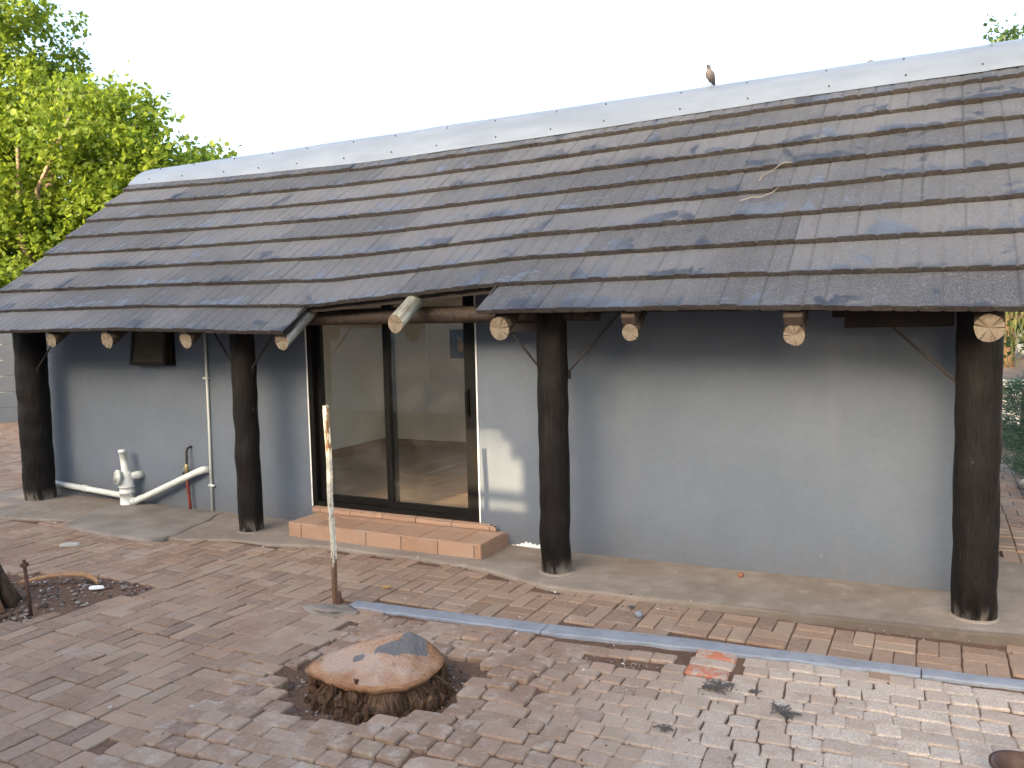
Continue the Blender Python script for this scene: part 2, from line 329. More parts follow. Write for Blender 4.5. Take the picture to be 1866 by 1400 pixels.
def holed(mb, x0, x1, z0, z1, y0, y1, holes):
    xs = sorted({x0, x1, *[h[0] for h in holes], *[h[1] for h in holes]}); zs = sorted({z0, z1, *[h[2] for h in holes], *[h[3] for h in holes]})
    def solid(i, j):
        if i < 0 or j < 0 or i >= len(xs)-1 or j >= len(zs)-1: return False
        cx, cz = (xs[i]+xs[i+1])/2, (zs[j]+zs[j+1])/2
        return not any(h[0] < cx < h[1] and h[2] < cz < h[3] for h in holes)
    for i in range(len(xs)-1):
        for j in range(len(zs)-1):
            if not solid(i, j): continue
            a, b, c_, d = xs[i], xs[i+1], zs[j], zs[j+1]
            mb.quad((a, y0, c_), (b, y0, c_), (b, y0, d), (a, y0, d)); mb.quad((b, y1, c_), (a, y1, c_), (a, y1, d), (b, y1, d))
            if not solid(i-1, j): mb.quad((a, y1, c_), (a, y0, c_), (a, y0, d), (a, y1, d))
            if not solid(i+1, j): mb.quad((b, y0, c_), (b, y1, c_), (b, y1, d), (b, y0, d))
            if not solid(i, j-1): mb.quad((a, y1, c_), (b, y1, c_), (b, y0, c_), (a, y0, c_))
            if not solid(i, j+1): mb.quad((a, y0, d), (b, y0, d), (b, y1, d), (a, y1, d))

# ================================================================== GROUND
mb = MB(); mb.quad((-300, -300, -.2), (300, -300, -.2), (300, 300, -.2), (-300, 300, -.2))
tag(mb.build('ground', 'ground_earth'), kind='structure')

KB = [(-3.25, -1.466), (-2.63, -1.411), (-1.93, -1.349), (-1.17, -1.244), (-.474, -1.187), (.4, -1.115), (1.8, -1.0)]
KF = [(-3.17, -1.571), (-2.6, -1.53), (-1.87, -1.473), (-1.13, -1.368), (-.461, -1.300), (.395, -1.204), (1.8, -1.09)]
BED = [(-4.90, -2.70), (-4.772, -2.232), (-4.579, -1.744), (-5.114, -1.76), (-5.4, -1.79), (-5.8, -1.88), (-6.6, -1.97), (-7.2, -2.2), (-6.2, -3.4), (-5.0, -3.3)]
HOLE = [(-2.80, -2.62), (-2.62, -2.76), (-2.42, -2.84), (-2.2, -2.78), (-2.03, -2.62), (-1.93, -2.40), (-1.93, -2.15), (-2.06, -1.98), (-2.3, -1.98), (-2.55, -2.1), (-2.78, -2.3), (-2.86, -2.45)]
APR = [(-8.9, -.95), (-7.75, -.93), (-6.9, -.74), (-6.2, -.86), (-5.48, -.85), (-5.05, -.68), (-4.63, -.66), (-4.3, -.56), (-3.4, -.55), (-2.75, -.60), (-2.19, -.775), (-1.14, -.715), (0.02, -.665), (.44, -.64), (.62, -.60)]
STC = (-2.36, -2.36)
def hz(x, y):
    h = .010*noise.noise((x*1.1, y*1.1, 3.1))+.005*noise.noise((x*3.1, y*3.1, 7.))
    if y < -1.5: h += .012*noise.noise((x*2.1+9, y*2.1, 1.))
    d = math.hypot((x-STC[0])*1.0, (y-STC[1])*1.1)
    h += .050*math.exp(-((d-.62)/.30)**2)*(0.55+.9*noise.noise((x*2.3, y*2.3, 21)))
    return h
# bedding
mb = MB(); X0, X1, Y0, Y1, S = -17.0, 3.0, -5.2, 9.0, .1
nx, ny = int((X1-X0)/S), int((Y1-Y0)/S)
for j in range(ny+1):
    for i in range(nx+1):
        x, y = X0+i*S, Y0+j*S
        z = hz(x, y)-.013
        if inside((x, y), HOLE) : z -= .035-.012*noise.noise((x*9, y*9, 0))
        elif inside((x, y), BED): z += -.004+.016*noise.noise((x*5, y*5, 0))
        mb.v.append((x, y, z)); mb.a.append(0)
for j in range(ny):
    for i in range(nx):
        a = j*(nx+1)+i; mb.f.append((a, a+1, a+nx+2, a+nx+1)); mb.mi.append(0)
paving = tag(mb.build('paving', 'soil', smooth=True), kind='structure')

# bricks
def brick_mesh(name, mat, L, Wd, H, rnd, seed, jit):
    rs = random.Random(seed); n = 12; out = []
    hx, hy = L/2, Wd/2; b = rnd
    base = [(-hx+b, -hy), (0, -hy), (hx-b, -hy), (hx, -hy+b), (hx, 0), (hx, hy-b), (hx-b, hy), (0, hy), (-hx+b, hy), (-hx, hy-b), (-hx, 0), (-hx, -hy+b)]
    base = [(x+rs.uniform(-jit, jit), y+rs.uniform(-jit, jit)) for x, y in base]
    tx, ty = rs.uniform(-.02, .02)*jit*80, rs.uniform(-.02, .02)*jit*80
    v = []; f = []
    for (z, k) in ((-H, 1.0), (-b*.9, 1.0), (-b*.2, 1-b*.38/hy), (0, 1-b*1.05/hy)):
        for x, y in base:
            sx = 1-(1-k)*hy/hx
            v.append((x*sx, y*k, z+(x*tx+y*ty if z > -H*.5 else 0)+(rs.uniform(-1, 0)*jit*.35 if z > -.02 else 0)))
    for r_ in range(3):
        for i in range(n): f.append((r_*n+i, r_*n+(i+1) % n, r_*n+n+(i+1) % n, r_*n+n+i))
    f.append(tuple(range(3*n, 4*n)))
    me = bpy.data.meshes.new(name); me.from_pydata(v, [], f); me.materials.append(M[mat]); me.update()
    return me, v, f
PAV = [brick_mesh('brick', 'brick_paver', .2, .0985, .05, .006, s, .0018) for s in range(10)]
COB = [brick_mesh('brick', 'brick_cobble', .108, .097, .05, .009, 50+s, .0034) for s in range(14)]
CBL = [brick_mesh('brick', 'brick_cobble', .208, .097, .05, .009, 90+s, .0034) for s in range(6)]
items = []   # (variant, x, y, z, rotz, tiltx, tilty, sx, sy)
def kerb_front(x): return interp(KF, x)
def cob_zone(x, y):
    return x > -2.98+.10*noise.noise((y*2.5, 0, 4))+.12*(y+2.4)*0 and y < kerb_front(x)-.04
def free(x, y):
    if -8.9 < x < .6 and y > interp(APR, x)-.03 and y < (3.6 if x < .42 else .80): return False
    if inside((x, y), BED) or inside((x, y), HOLE): return False
    if x > -3.3 and kerb_front(x)-.03 < y < interp(KB, x)+.045: return False
    if -3.42 < x < -3.12 and -1.75 < y < -1.5: return False
    return True
rs = random.Random(5)
q = .2045
def on_screen(x, y, m=420):
    u = to_px((x, y, 0)); return u and -m < u[0] < 1866+m and 400 < u[1] < 1400+m
for i in range(-85, 12):
    for j in range(-24, 42):
        cx, cy = i*q+.05, j*q-.02
        for k in (-1, 1):
            rot = 0 if (i+j) % 2 else pi/2
            x = cx+(k*q/4 if rot else 0); y = cy+(0 if rot else k*q/4)
            if not on_screen(x, y) or not free(x, y) or (x > -3.3 and cob_zone(x, y)): continue
            if 1.2 < x: continue
            wob = .004
            items.append((PAV[rs.randrange(10)], x+rs.uniform(-wob, wob)*.6, y+rs.uniform(-wob, wob)*.6, hz(x, y)+rs.uniform(-.003, .002), rot+rs.choice((0, pi))+rs.gauss(0, .010), rs.gauss(0, .011), rs.gauss(0, .011), rs.uniform(.985, 1.0), rs.uniform(.98, 1.0)))
# cobbles : rows roughly parallel to the kerb
ANG = R(4.3); ca, sa = cos(ANG), sin(ANG)
row = 0
v0 = -4.6
while v0 < -1.0:
    d = rs.uniform(.1, .108); u0 = -4.2+rs.uniform(0, .1)
    while u0 < 2.2:
        big = rs.random() < .13; L = .212 if big else rs.uniform(.104, .124)
        uc, vc = u0+L/2, v0+d/2
        u0 += L
        x, y = uc*ca-vc*sa, uc*sa+vc*ca
        x += .030*noise.noise((x*1.7, y*1.7, 5)); y += .035*noise.noise((x*1.5, y*1.5, 15))
        if not cob_zone(x, y) or not free(x, y) or not on_screen(x, y): continue
        rs.random()
        if (x+1.36)**2/.05+(y+1.66)**2/.006 < 1: continue
        if -1.10 < x < -.84 and -1.66 < y < -1.33: continue
        src = CBL[rs.randrange(6)] if big else COB[rs.randrange(14)]
        items.append((src, x, y, hz(x, y)+rs.uniform(-.004, .004), ANG+rs.gauss(0, .022)+(rs.choice((0, pi)) if big else rs.choice((0, pi))), rs.gauss(0, .022), rs.gauss(0, .022), (L-.001)/(.208 if big else .108), (d-.003)/.096))
    v0 += d
def size_key(it):
    u = to_px((it[1], it[2], it[3]))
    if not (0 < u[0] < 1866 and 0 < u[1] < 1400): return 0
    me, v, f = it[0]; ax = .2 if it[0] in PAV or it[0] in CBL else .11
    return ax*.1/u[2]**3
items.sort(key=size_key, reverse=True)
def mat_of(it):
    return Matrix.Translation((it[1], it[2], it[3])) @ Matrix.Rotation(it[5], 4, 'X') @ Matrix.Rotation(it[6], 4, 'Y') @ Matrix.Rotation(it[4], 4, 'Z') @ Matrix.Diagonal((it[7], it[8], 1, 1))
for it in items[:297]:
    o = link_obj('brick', it[0][0], paving); o.matrix_local = mat_of(it)
for far, nm in ((PAV, 'brick_paver'), (COB+CBL, 'brick_cobble')):
    mb = MB()
    for it in items[297:]:
        if it[0] not in far: continue
        m = mat_of(it); mb.cur = rs.random()*.98+.01; mb.add([m @ Vector(v) for v in it[0][1]], it[0][2])
    tag(mb.build('bricks', nm, paving), kind='stuff')
# three bricks by the kerb, one painted orange
for yy, pm, ll in ((-1.385, 'orange_paint', .205), (-1.49, None, .215), (-1.60, 'orange_paint', .205)):
    me, v, f = brick_mesh('brick', pm or 'brick_cobble', ll, .095, .05, .012, 300+int(yy*-100), .004)
    o = link_obj('brick', me, paving); o.location = (-.965, yy, hz(-.965, yy)+.004); o.rotation_euler = (.03, .02, ANG)
    if pm: o['label'] = 'brick with worn orange paint'

# kerb
def strip(mb, back, front, zt, zb, n=60, rnd=.012):
    x0, x1 = max(back[0][0], front[0][0]), back[-1][0]
    pr = []
    for i in range(n+1):
        x = x0+(x1-x0)*i/n; yb = interp(back, x)+.006*noise.noise((x*6, 1, 0)); yf = interp(front, x)+.014*noise.noise((x*7, 5, 0))+.006*noise.noise((x*31, 5, 0))
        z = zt+.006*noise.noise((x*3, 2, 0))
        pr.append([(x, yb, zb), (x, yb, z-rnd), (x, yb-rnd, z), (x, (yb+yf)/2, z+.001), (x, yf+rnd*1.6, z-.001), (x, yf, z-rnd*1.2), (x, yf, zb)])
    for i in range(n):
        o = mb.add(pr[i]+pr[i+1], [(k, k+1, k+8, k+7) for k in range(6)])
    mb.add(pr[0], [tuple(range(7))]); mb.add(pr[-1], [tuple(reversed(range(7)))])
kerb = None
for a, b in ((-3.20, -1.93), (-1.922, -.03), (-.024, 1.8)):
    mb = MB(); B = [(x, interp(KB, x)) for x in [a+(b-a)*k/14 for k in range(15)]]; F = [(x, interp(KF, x)) for x, _ in B]
    strip(mb, B, F, .010+(.003 if a > -2 else 0), -.05, 60, .006)
    o = mb.build('kerb', 'kerb_paint'); tag(o, kind='structure')

# concrete apron along the wall and round the corner
def apz(x): return interp([(-8.9, .006), (-4.6, .010), (-2.2, .018), (-1.0, .030), (.6, .055)], x)
mb = MB(); n = 150; cols = []
for i in range(n+1):
    x = -8.9+(0.62+8.9)*i/n; ye = interp(APR, x)+.028*noise.noise((x*3.5, 2, 0))+.012*noise.noise((x*13, 2, 0)); z = apz(x)
    if x > .44: ye += .0
    cols.append([(x, ye-.002, -.04), (x, ye, z-.012), (x, ye+.012, z-.002), (x, ye+.04, z+.002)]+[(x, ye+.04+((3.7 if x < .40 else .75)-ye if x > .127 or x < -8.45 else .06-ye)*k/6, z+.006*noise.noise((x*2, k*.7, 0))+.004) for k in range(1, 7)])
for i in range(n): mb.add(cols[i]+cols[i+1], [(k, k+10, k+11, k+1) for k in range(9)])
mb.add(cols[-1], [tuple(range(10))])
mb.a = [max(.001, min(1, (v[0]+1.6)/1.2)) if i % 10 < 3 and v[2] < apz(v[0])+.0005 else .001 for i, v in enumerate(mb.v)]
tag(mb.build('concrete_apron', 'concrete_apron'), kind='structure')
pp = [(-7.02, -.66), (-7.16, -.25), (-7.17, -.02), (-5.86, -.02), (-5.85, -.10), (-5.75, -.28), (-5.68, -.55), (-5.62, -.74), (-5.66, -.98), (-6.2, -1.0), (-6.85, -.94)]
mb = MB(); dense = []
for i, (a, b) in enumerate(zip(pp, pp[1:]+pp[:1])):
    for k in range(6): dense.append((a[0]+(b[0]-a[0])*k/6+.015*noise.noise((i+k*.2, 0, 9)), a[1]+(b[1]-a[1])*k/6+(.02*noise.noise((i+k*.2, 4, 9)) if i not in (2,) else 0)))
m_ = len(dense); cx_ = (-6.35, -.45)
mb.add([(x, y, -.02) for x, y in dense]+[(x, y, .016) for x, y in dense]+[(cx_[0]+(x-cx_[0])*.96, cx_[1]+(y-cx_[1])*.96, .023) for x, y in dense]+[(cx_[0], cx_[1], .028)], [(i, (i+1) % m_, m_+(i+1) % m_, m_+i) for i in range(m_)]+[(m_+i, m_+(i+1) % m_, 2*m_+(i+1) % m_, 2*m_+i) for i in range(m_)]+[(2*m_+i, 2*m_+(i+1) % m_, 3*m_) for i in range(m_)])
tag(mb.build('concrete_patch', 'concrete_patch', smooth=True), kind='structure')

# gravel in the bare soil
mb = MB(); rs = random.Random(8)
def scatter(poly, n, lo, hi, off):
    xs = [q[0] for q in poly]; ys = [q[1] for q in poly]; k = 0
    while k < n:
        x, y = rs.uniform(min(xs), max(xs)), rs.uniform(min(ys), max(ys))
        if not inside((x, y), poly): continue
        k += 1; mb.cur = rs.random()*.98+.01; r = rs.uniform(lo, hi)*(1.25 if mb.cur < .9 else .8)
        mb.ico((x, y, hz(x, y)+off+r*.2), r, 0, rs.uniform(.7, 1.4), rs.uniform(.7, 1.4), rs.uniform(.4, .8), .5, rs.random()*50)
scatter([q for q in BED], 1100, .004, .013, -.012); scatter(HOLE, 420, .003, .010, -.045)
for k in range(260):
    x, y = rs.uniform(-3.2, 0.3), rs.uniform(-3.2, -1.2); mb.cur = rs.random()*.98+.01; r = rs.uniform(.002, .006); mb.ico((x, y, hz(x, y)+r*.3), r, 0, 1, 1, .6, .4, k)
for k in range(90):
    x, y = rs.gauss(-1.36, .12), rs.gauss(-1.66, .05); mb.cur = rs.random()*.98+.01; r = rs.uniform(.003, .008); mb.ico((x, y, hz(x, y)-.008+r*.3), r, 0, 1, 1, .6, .4, k)
for k in range(160):
    x = rs.uniform(-8, .4); y = interp(APR, x)+rs.gauss(-.05, .05); mb.cur = rs.random()*.98+.01; r = rs.uniform(.003, .008); mb.ico((x, y, max(hz(x, y), apz(x) if y > interp(APR, x) else 0)+r*.3), r, 0, 1, 1, .6, .4, k)
tag(mb.build('gravel', 'gravel'), 'loose gravel and white flakes lying on bare soil and in joints', 'gravel', kind='stuff')

# ================================================================== HOUSE
house = tag(empty('house', (-4, 0, 0)), 'low grey house with dark tiled roof and black log posts', 'house')
HP = Matrix.Translation((4, 0, 0))
def hb(mb, name, mat, parent=None, smooth=False):
    o = mb.build(name, mat, None, smooth); o.parent = parent or house
    o.matrix_parent_inverse = HP
    return o
WX0, WX1, WY1 = -8.42, .127, 3.4
DX0, DX1, DZ0, DZ1 = -4.80, -3.135, .165, 2.25
NX0, NX1, NZ0, NZ1 = -6.93, -6.41, 1.38, 1.90
mb = MB(); holed(mb, WX0, WX1, -.1, 2.36, 0, .2, [(DX0, DX1, -.1, DZ1), (NX0, NX1, NZ0, NZ1)]); hb(mb, 'wall', 'wall_paint')
for xa, xb in ((WX0, WX0+.2),):
    mb = MB(); pf = [(.2, -.1), (WY1, -.1), (WY1, 2.2), (1.53, 3.5), (.2, 2.42)]
    vs = [(xa, y, z) for y, z in pf]+[(xb, y, z) for y, z in pf]; k = len(pf)
    mb.add(vs, [tuple(reversed(range(k))), tuple(range(k, 2*k))]+[(i, (i+1) % k, k+(i+1) % k, k+i) for i in range(k)]); hb(mb, 'wall', 'wall_paint')
mb = MB()
for a in ((.2, .7, -.1, 2.30), (2.8, WY1-.15, -.1, 2.30), (.7, 2.8, -.1, .8), (.7, 2.8, 2.15, 2.30)): mb.box(WX1-.2, WX1, *a)  # unseen side opening added to brighten the room
hb(mb, 'wall', 'wall_paint')
mb = MB(); holed(mb, WX0+.2, WX1-.2, -.1, 2.2, WY1-.15, WY1, [(-4.7, -1.5, .17, 2.12)]); hb(mb, 'wall', 'wall_paint')  # unseen back opening added to let more light into the room
# bare plaster teeth at the wall foot
for xa, xb, hgt in ((-4.99, -4.78, .05), (-2.90, -2.42, .05)):
    mb = MB(); n = 26
    top = []
    for i in range(n+1):
        x = xa+(xb-xa)*i/n; e = min(1, 3*i/n, 3*(n-i)/n); top.append((x, -.004, .015+hgt*e*(.55+.3*noise.noise((x*9, 0, 0))+(.35 if i % 2 else -.1)*.6)))
    for i in range(n):
        a, b = top[i], top[i+1]; mb.quad((a[0], -.004, 0), (b[0], -.004, 0), b, a); mb.quad(a, b, (b[0], .002, b[2]), (a[0], .002, a[2]))
    hb(mb, 'bare_plaster', 'white_trim')

# room behind the glass
mb = MB(); mb.box(-6.55, -6.35, .21, WY1-.16, .12, 2.4); hb(mb, 'inner_wall', 'interior_wall')
mb = MB(); holed(mb, -6.35, -.3, .12, 2.4, WY1-.19, WY1-.155, [(-4.7, -1.5, .17, 2.12)]); hb(mb, 'inner_wall', 'interior_wall')  # lining with the same added light opening
mb = MB()
for a in ((.21, .7, .12, 2.4), (2.8, WY1-.16, .12, 2.4), (.7, 2.8, .12, .8), (.7, 2.8, 2.15, 2.4)): mb.box(-.3, -.2, *a)  # lining round the added side opening for light
hb(mb, 'inner_wall', 'interior_wall')
for a, b in ((-6.35, -4.85), (-3.09, -.3)): mb = MB(); mb.box(a, b, .205, .235, .12, 2.4); hb(mb, 'inner_wall', 'interior_wall')
mb = MB(); mb.box(-6.35, -.3, .21, WY1-.19, 2.40, 2.45); hb(mb, 'ceiling', 'interior_wall')
mb = MB(); mb.box(-6.36, -.3, .204, WY1-.19, .02, .150); floor = hb(mb, 'room_floor', 'skirting')
mb = MB(); mb.box(DX0+.001, DX1-.001, .001, .203, .02, .148); hb(mb, 'threshold', 'skirting')
ft = MB(); ft.bevbox(-.164, .164, -.164, .164, 0, .012, .002); ftm = None
for i in range(12):
    for j in range(10):
        x, y = -6.18+i*.332, .375+j*.332
        if y > WY1-.36: continue
        if ftm is None: o = ft.build('tile', 'floor_tile'); ftm = o.data; o.parent = floor
        else: o = link_obj('tile', ftm, floor)
        o.matrix_parent_inverse = Matrix(); o.location = (x, y, .150)
mb = MB(); mb.box(-6.35, -.3, WY1-.205, WY1-.1905, .16, .245); mb.box(-6.35, -6.338, .24, WY1-.206, .16, .245); hb(mb, 'skirting', 'skirting')
mb = MB(); mb.tube([(-5.66, WY1-.197, 2.39), (-5.66, WY1-.197, .36), (-5.74, WY1-.197, .27)], .010, 6); o = mb.build('cable_conduit', 'white_trim', smooth=True)
tag(o, 'thin white conduit down the back wall inside the room', 'conduit')
pr = tag(empty('picture', (-5.13, WY1-.2, 1.46)), 'small dark framed picture on the wall inside the room', 'picture')
mb = MB()
for a in ((-.17, .17, .145, .175), (-.17, .17, -.175, -.145), (-.17, -.135, -.145, .145), (.135, .17, -.145, .145)): mb.box(a[0], a[1], -.02, .008, a[2], a[3])
mb.build('frame', 'frame_black', pr); mb = MB(); mb.box(-.135, .135, -.006, .006, -.145, .145); mb.build('canvas', 'frame_black', pr)
mb = MB(); pts = [(-.06, .10), (-.01, .07), (.02, 0), (.0, -.09), (-.05, -.11), (-.075, -.03)]; mb.add([(x, -.0085, z) for x, z in pts], [tuple(reversed(range(6)))]); mb.build('motif', 'picture', pr)

# sliding door
dr = MB()
for a in ((DX0, DX1, DZ1-.05, DZ1), (DX0, DX1, DZ0, DZ0+.045)): dr.box(a[0], a[1], .0, .11, a[2], a[3])
for a in ((DX0, DX0+.05), (DX1-.05, DX1)): dr.box(a[0], a[1], -.001, .112, DZ0-.001, DZ1+.001)
door = hb(dr, 'sliding_door', 'frame_black')
def leafdoor(xa, xb, ya, yb):
    for x0, x1 in ((xa, xa+.055), (xb-.055, xb)): 
        mb = MB(); mb.box(x0, x1, ya, yb, DZ0+.046, DZ1-.051); o = mb.build('stile', 'frame_black'); o.parent = door
    for z0, z1 in ((DZ0+.046, DZ0+.10), (DZ1-.105, DZ1-.051)):
        mb = MB(); mb.box(xa+.055, xb-.055, ya+.002, yb-.002, z0, z1); o = mb.build('rail', 'frame_black'); o.parent = door
    mb = MB(); ym = (ya+yb)/2; mb.quad((xa+.05, ym, DZ0+.09), (xb-.05, ym, DZ0+.09), (xb-.05, ym, DZ1-.1), (xa+.05, ym, DZ1-.1)); o = mb.build('pane', 'glass'); o.parent = door
leafdoor(DX0+.051, -3.945, .052, .092); leafdoor(-4.01, DX1-.051, .008, .048)
mb = MB(); mb.box(-3.222, -3.204, -.03, .0075, 1.02, 1.20); mb.box(-3.228, -3.198, -.012, .0076, 1.0, 1.22); mb.box(-3.218, -3.208, -.034, -.03, 1.09, 1.11); o = mb.build('handle', 'frame_black'); o.parent = door
for a in (DX0-.012, DX1+.001): mb = MB(); mb.box(a, a+.011, -.004, .05, DZ0, DZ1); o = mb.build('sealant', 'white_trim'); o.parent = door

# small window
wf = MB()
for a in ((NX0, NX1, NZ0, NZ0+.035), (NX0, NX1, NZ1-.03, NZ1)): wf.box(a[0], a[1], -.012, .06, a[2], a[3])
for a in ((NX0, NX0+.03), (NX1-.03, NX1)): wf.box(a[0], a[1], -.010, .058, NZ0+.035, NZ1-.03)
win = hb(wf, 'window', 'frame_black')
mb = MB(); mb.box(NX0+.031, NX1-.031, .015, .022, NZ0+.036, NZ1-.031); o = mb.build('pane', 'glass_obscure'); o.parent = win
mb = MB()
rot = Matrix.Translation((0, -.012, NZ1-.02)) @ Matrix.Rotation(R(-9), 4, 'X')
for a in ((NX0+.02, NX1-.02, -.50, -.47), (NX0+.02, NX0+.05, -.47, 0), (NX1-.05, NX1-.02, -.47, 0)): mb.box(a[0], a[1], -.03, -.005, a[2], a[3], rot)
o = mb.build('sash', 'timber_dark'); o.parent = win
mb = MB(); mb.box(NX0+.05, NX1-.05, -.022, -.016, -.47, 0, rot); o = mb.build('pane', 'glass_obscure'); o.parent = win
for o in list(door.children)+list(win.children): o.matrix_parent_inverse = Matrix()

# posts
def post(x, y, r, seed, ztop=1.9):
    mb = MB(); n = 40; pts = [(x+.008*noise.noise((k*.25, seed, 0)), y+.010*noise.noise((k*.25, seed, 5)), -.03+(ztop+.03)*k/n) for k in range(n+1)]
    mb.tube(pts, [r*(1+.02*noise.noise((k*.45, seed, 2))+.004*noise.noise((k*1.7, seed, 8))+(.03 if k < 1 else 0)) for k in range(n+1)], 28, True, .05, seed)
    o = hb(mb, 'post', 'post_tar', None, True)
    mb = MB(); k = 26; zf = apz(x); vs = []
    for rr, zz in ((r*1.22, zf-.004), (r*1.12, zf+.006), (r*1.01, zf+.012), (r*.9, zf+.012)):
        for i in range(k): an = 2*pi*i/k; f = 1+.14*noise.noise((cos(an)*2, sin(an)*2, seed))+.04*noise.noise((cos(an)*6, sin(an)*6, seed)); vs.append((x+rr*f*cos(an), y+rr*f*sin(an), zz))
    mb.add(vs, [(j*k+i, j*k+(i+1) % k, (j+1)*k+(i+1) % k, (j+1)*k+i) for j in range(3) for i in range(k)]); hb(mb, 'mortar_collar', 'concrete_apron', None, True)
for x, y, r, s_ in ((-8.19, -.27, .148, 1), (-5.13, -.41, .101, 2), (-2.275, -.47, .1035, 3), (.222, -.40, .113, 4)): post(x, y, r, s_)
# beams
def log(name, a, b, r, mat, seed, n=14, parent=None, endm=None, jit=.06):
    a, b = Vector(a), Vector(b); L = (b-a).length; d = (b-a)/L
    mb = MB(); pts = [(0, L*k/n, 0) for k in range(n+1)]
    mb.tube([(p_[0]+.12*r*noise.noise((k*.4, seed, 0)), p_[1], .12*r*noise.noise((k*.4, seed, 7))) for k, p_ in enumerate(pts)], [r*(1+.05*noise.noise((k*.6, seed, 3))) for k in range(n+1)], 16, True, jit, seed)
    if endm:
        for q_ in range(16): x_, y_, z_ = mb.v[q_]; mb.v[q_] = (x_, y_+z_*.42, z_)
        mb.mi[-2] = 1
        o = mb.build(name, [mat, endm], None, False)
        for p_ in o.data.polygons: p_.use_smooth = p_.material_index == 0 and len(p_.vertices) == 4
    else: o = mb.build(name, mat, None, True)
    y = d; x = Vector((1, 0, 0)) if abs(d.x) < .9 else Vector((0, 1, 0)); z = x.cross(y).normalized(); x = y.cross(z)
    o.matrix_world = Matrix(((x.x, y.x, z.x, a.x), (x.y, y.y, z.y, a.y), (x.z, y.z, z.z, a.z), (0, 0, 0, 1)))
    mw = o.matrix_world.copy(); o.parent = parent or house; o.matrix_parent_inverse = HP; o.matrix_basis = mw
    return o
log('beam', (-5.3, -.45, 1.800), (-1.95, -.45, 1.785), .060, 'log_dark', 3)
log('beam', (-8.5, -.43, 1.80), (-5.31, -.44, 1.80), .058, 'log_dark', 4)
log('beam', (-1.94, -.43, 1.83), (1.3, -.43, 1.80), .058, 'log_dark', 5)
mb = MB(); mb.box(-.52, .10, -.44, -.36, 1.715, 1.76); mb.box(-.455, .10, -.435, -.365, 1.655, 1.715); hb(mb, 'bracket', 'timber_dark')
mb = MB(); mb.box(-2.62, -2.38, -.44, -.36, 1.66, 1.74); hb(mb, 'bracket', 'timber_dark')
# tie rods
for a, b in (((-5.50, 1.76), (-5.225, 1.385)), ((-4.70, 1.76), (-5.035, 1.395)), ((-2.69, 1.76), (-2.372, 1.38)), ((-1.81, 1.78), (-2.178, 1.39)), ((-.21, 1.66), (.115, 1.35)), ((-7.62, 1.76), (-8.048, 1.36))):
    mb = MB(); y = -.41 if a[0] > -7 else -.30; mb.tube([(a[0], y, a[1]), (b[0], y, b[1])], .0085, 6); mb.box(b[0]-.007, b[0]+.007, y-.015, y+.015, b[1]-.05, b[1]+.012); hb(mb, 'brace_rod', 'dark_metal')

# ---- roof
YE, CA, CB, Z0 = -.9, .2547, .2003, 1.7246
SK = {0: [(-8.45, 0), (-6.8, -.06), (-5, -.10), (-2.9, -.085), (-.9, -.045), (.6, -.04), (2, -.04)],
      4: [(-8.45, 0), (-6.2, -.045), (-4.2, -.065), (-2.6, -.02), (-1.2, 0), (.3, .02), (2, .03)],
      8: [(-8.45, 0), (-6, 0), (-5, -.03), (-4.2, -.055), (-3.4, .0), (-2.6, .06), (-1.2, .05), (.3, .005), (2, -.03)]}
def sag(k, x):
    k = max(0, min(8, k)); a = 0 if k <= 4 else 4; f = (k-a)/4
    return interp(SK[a], x)*(1-f)+interp(SK[a+4], x)*f
def lip(k, x): return Vector((x, YE+(8-k)*CA, Z0+(8-k)*CB+sag(k, x)))
NV = Vector((0, -.6181, .7861))
RXL, RXR = -8.43, 1.75
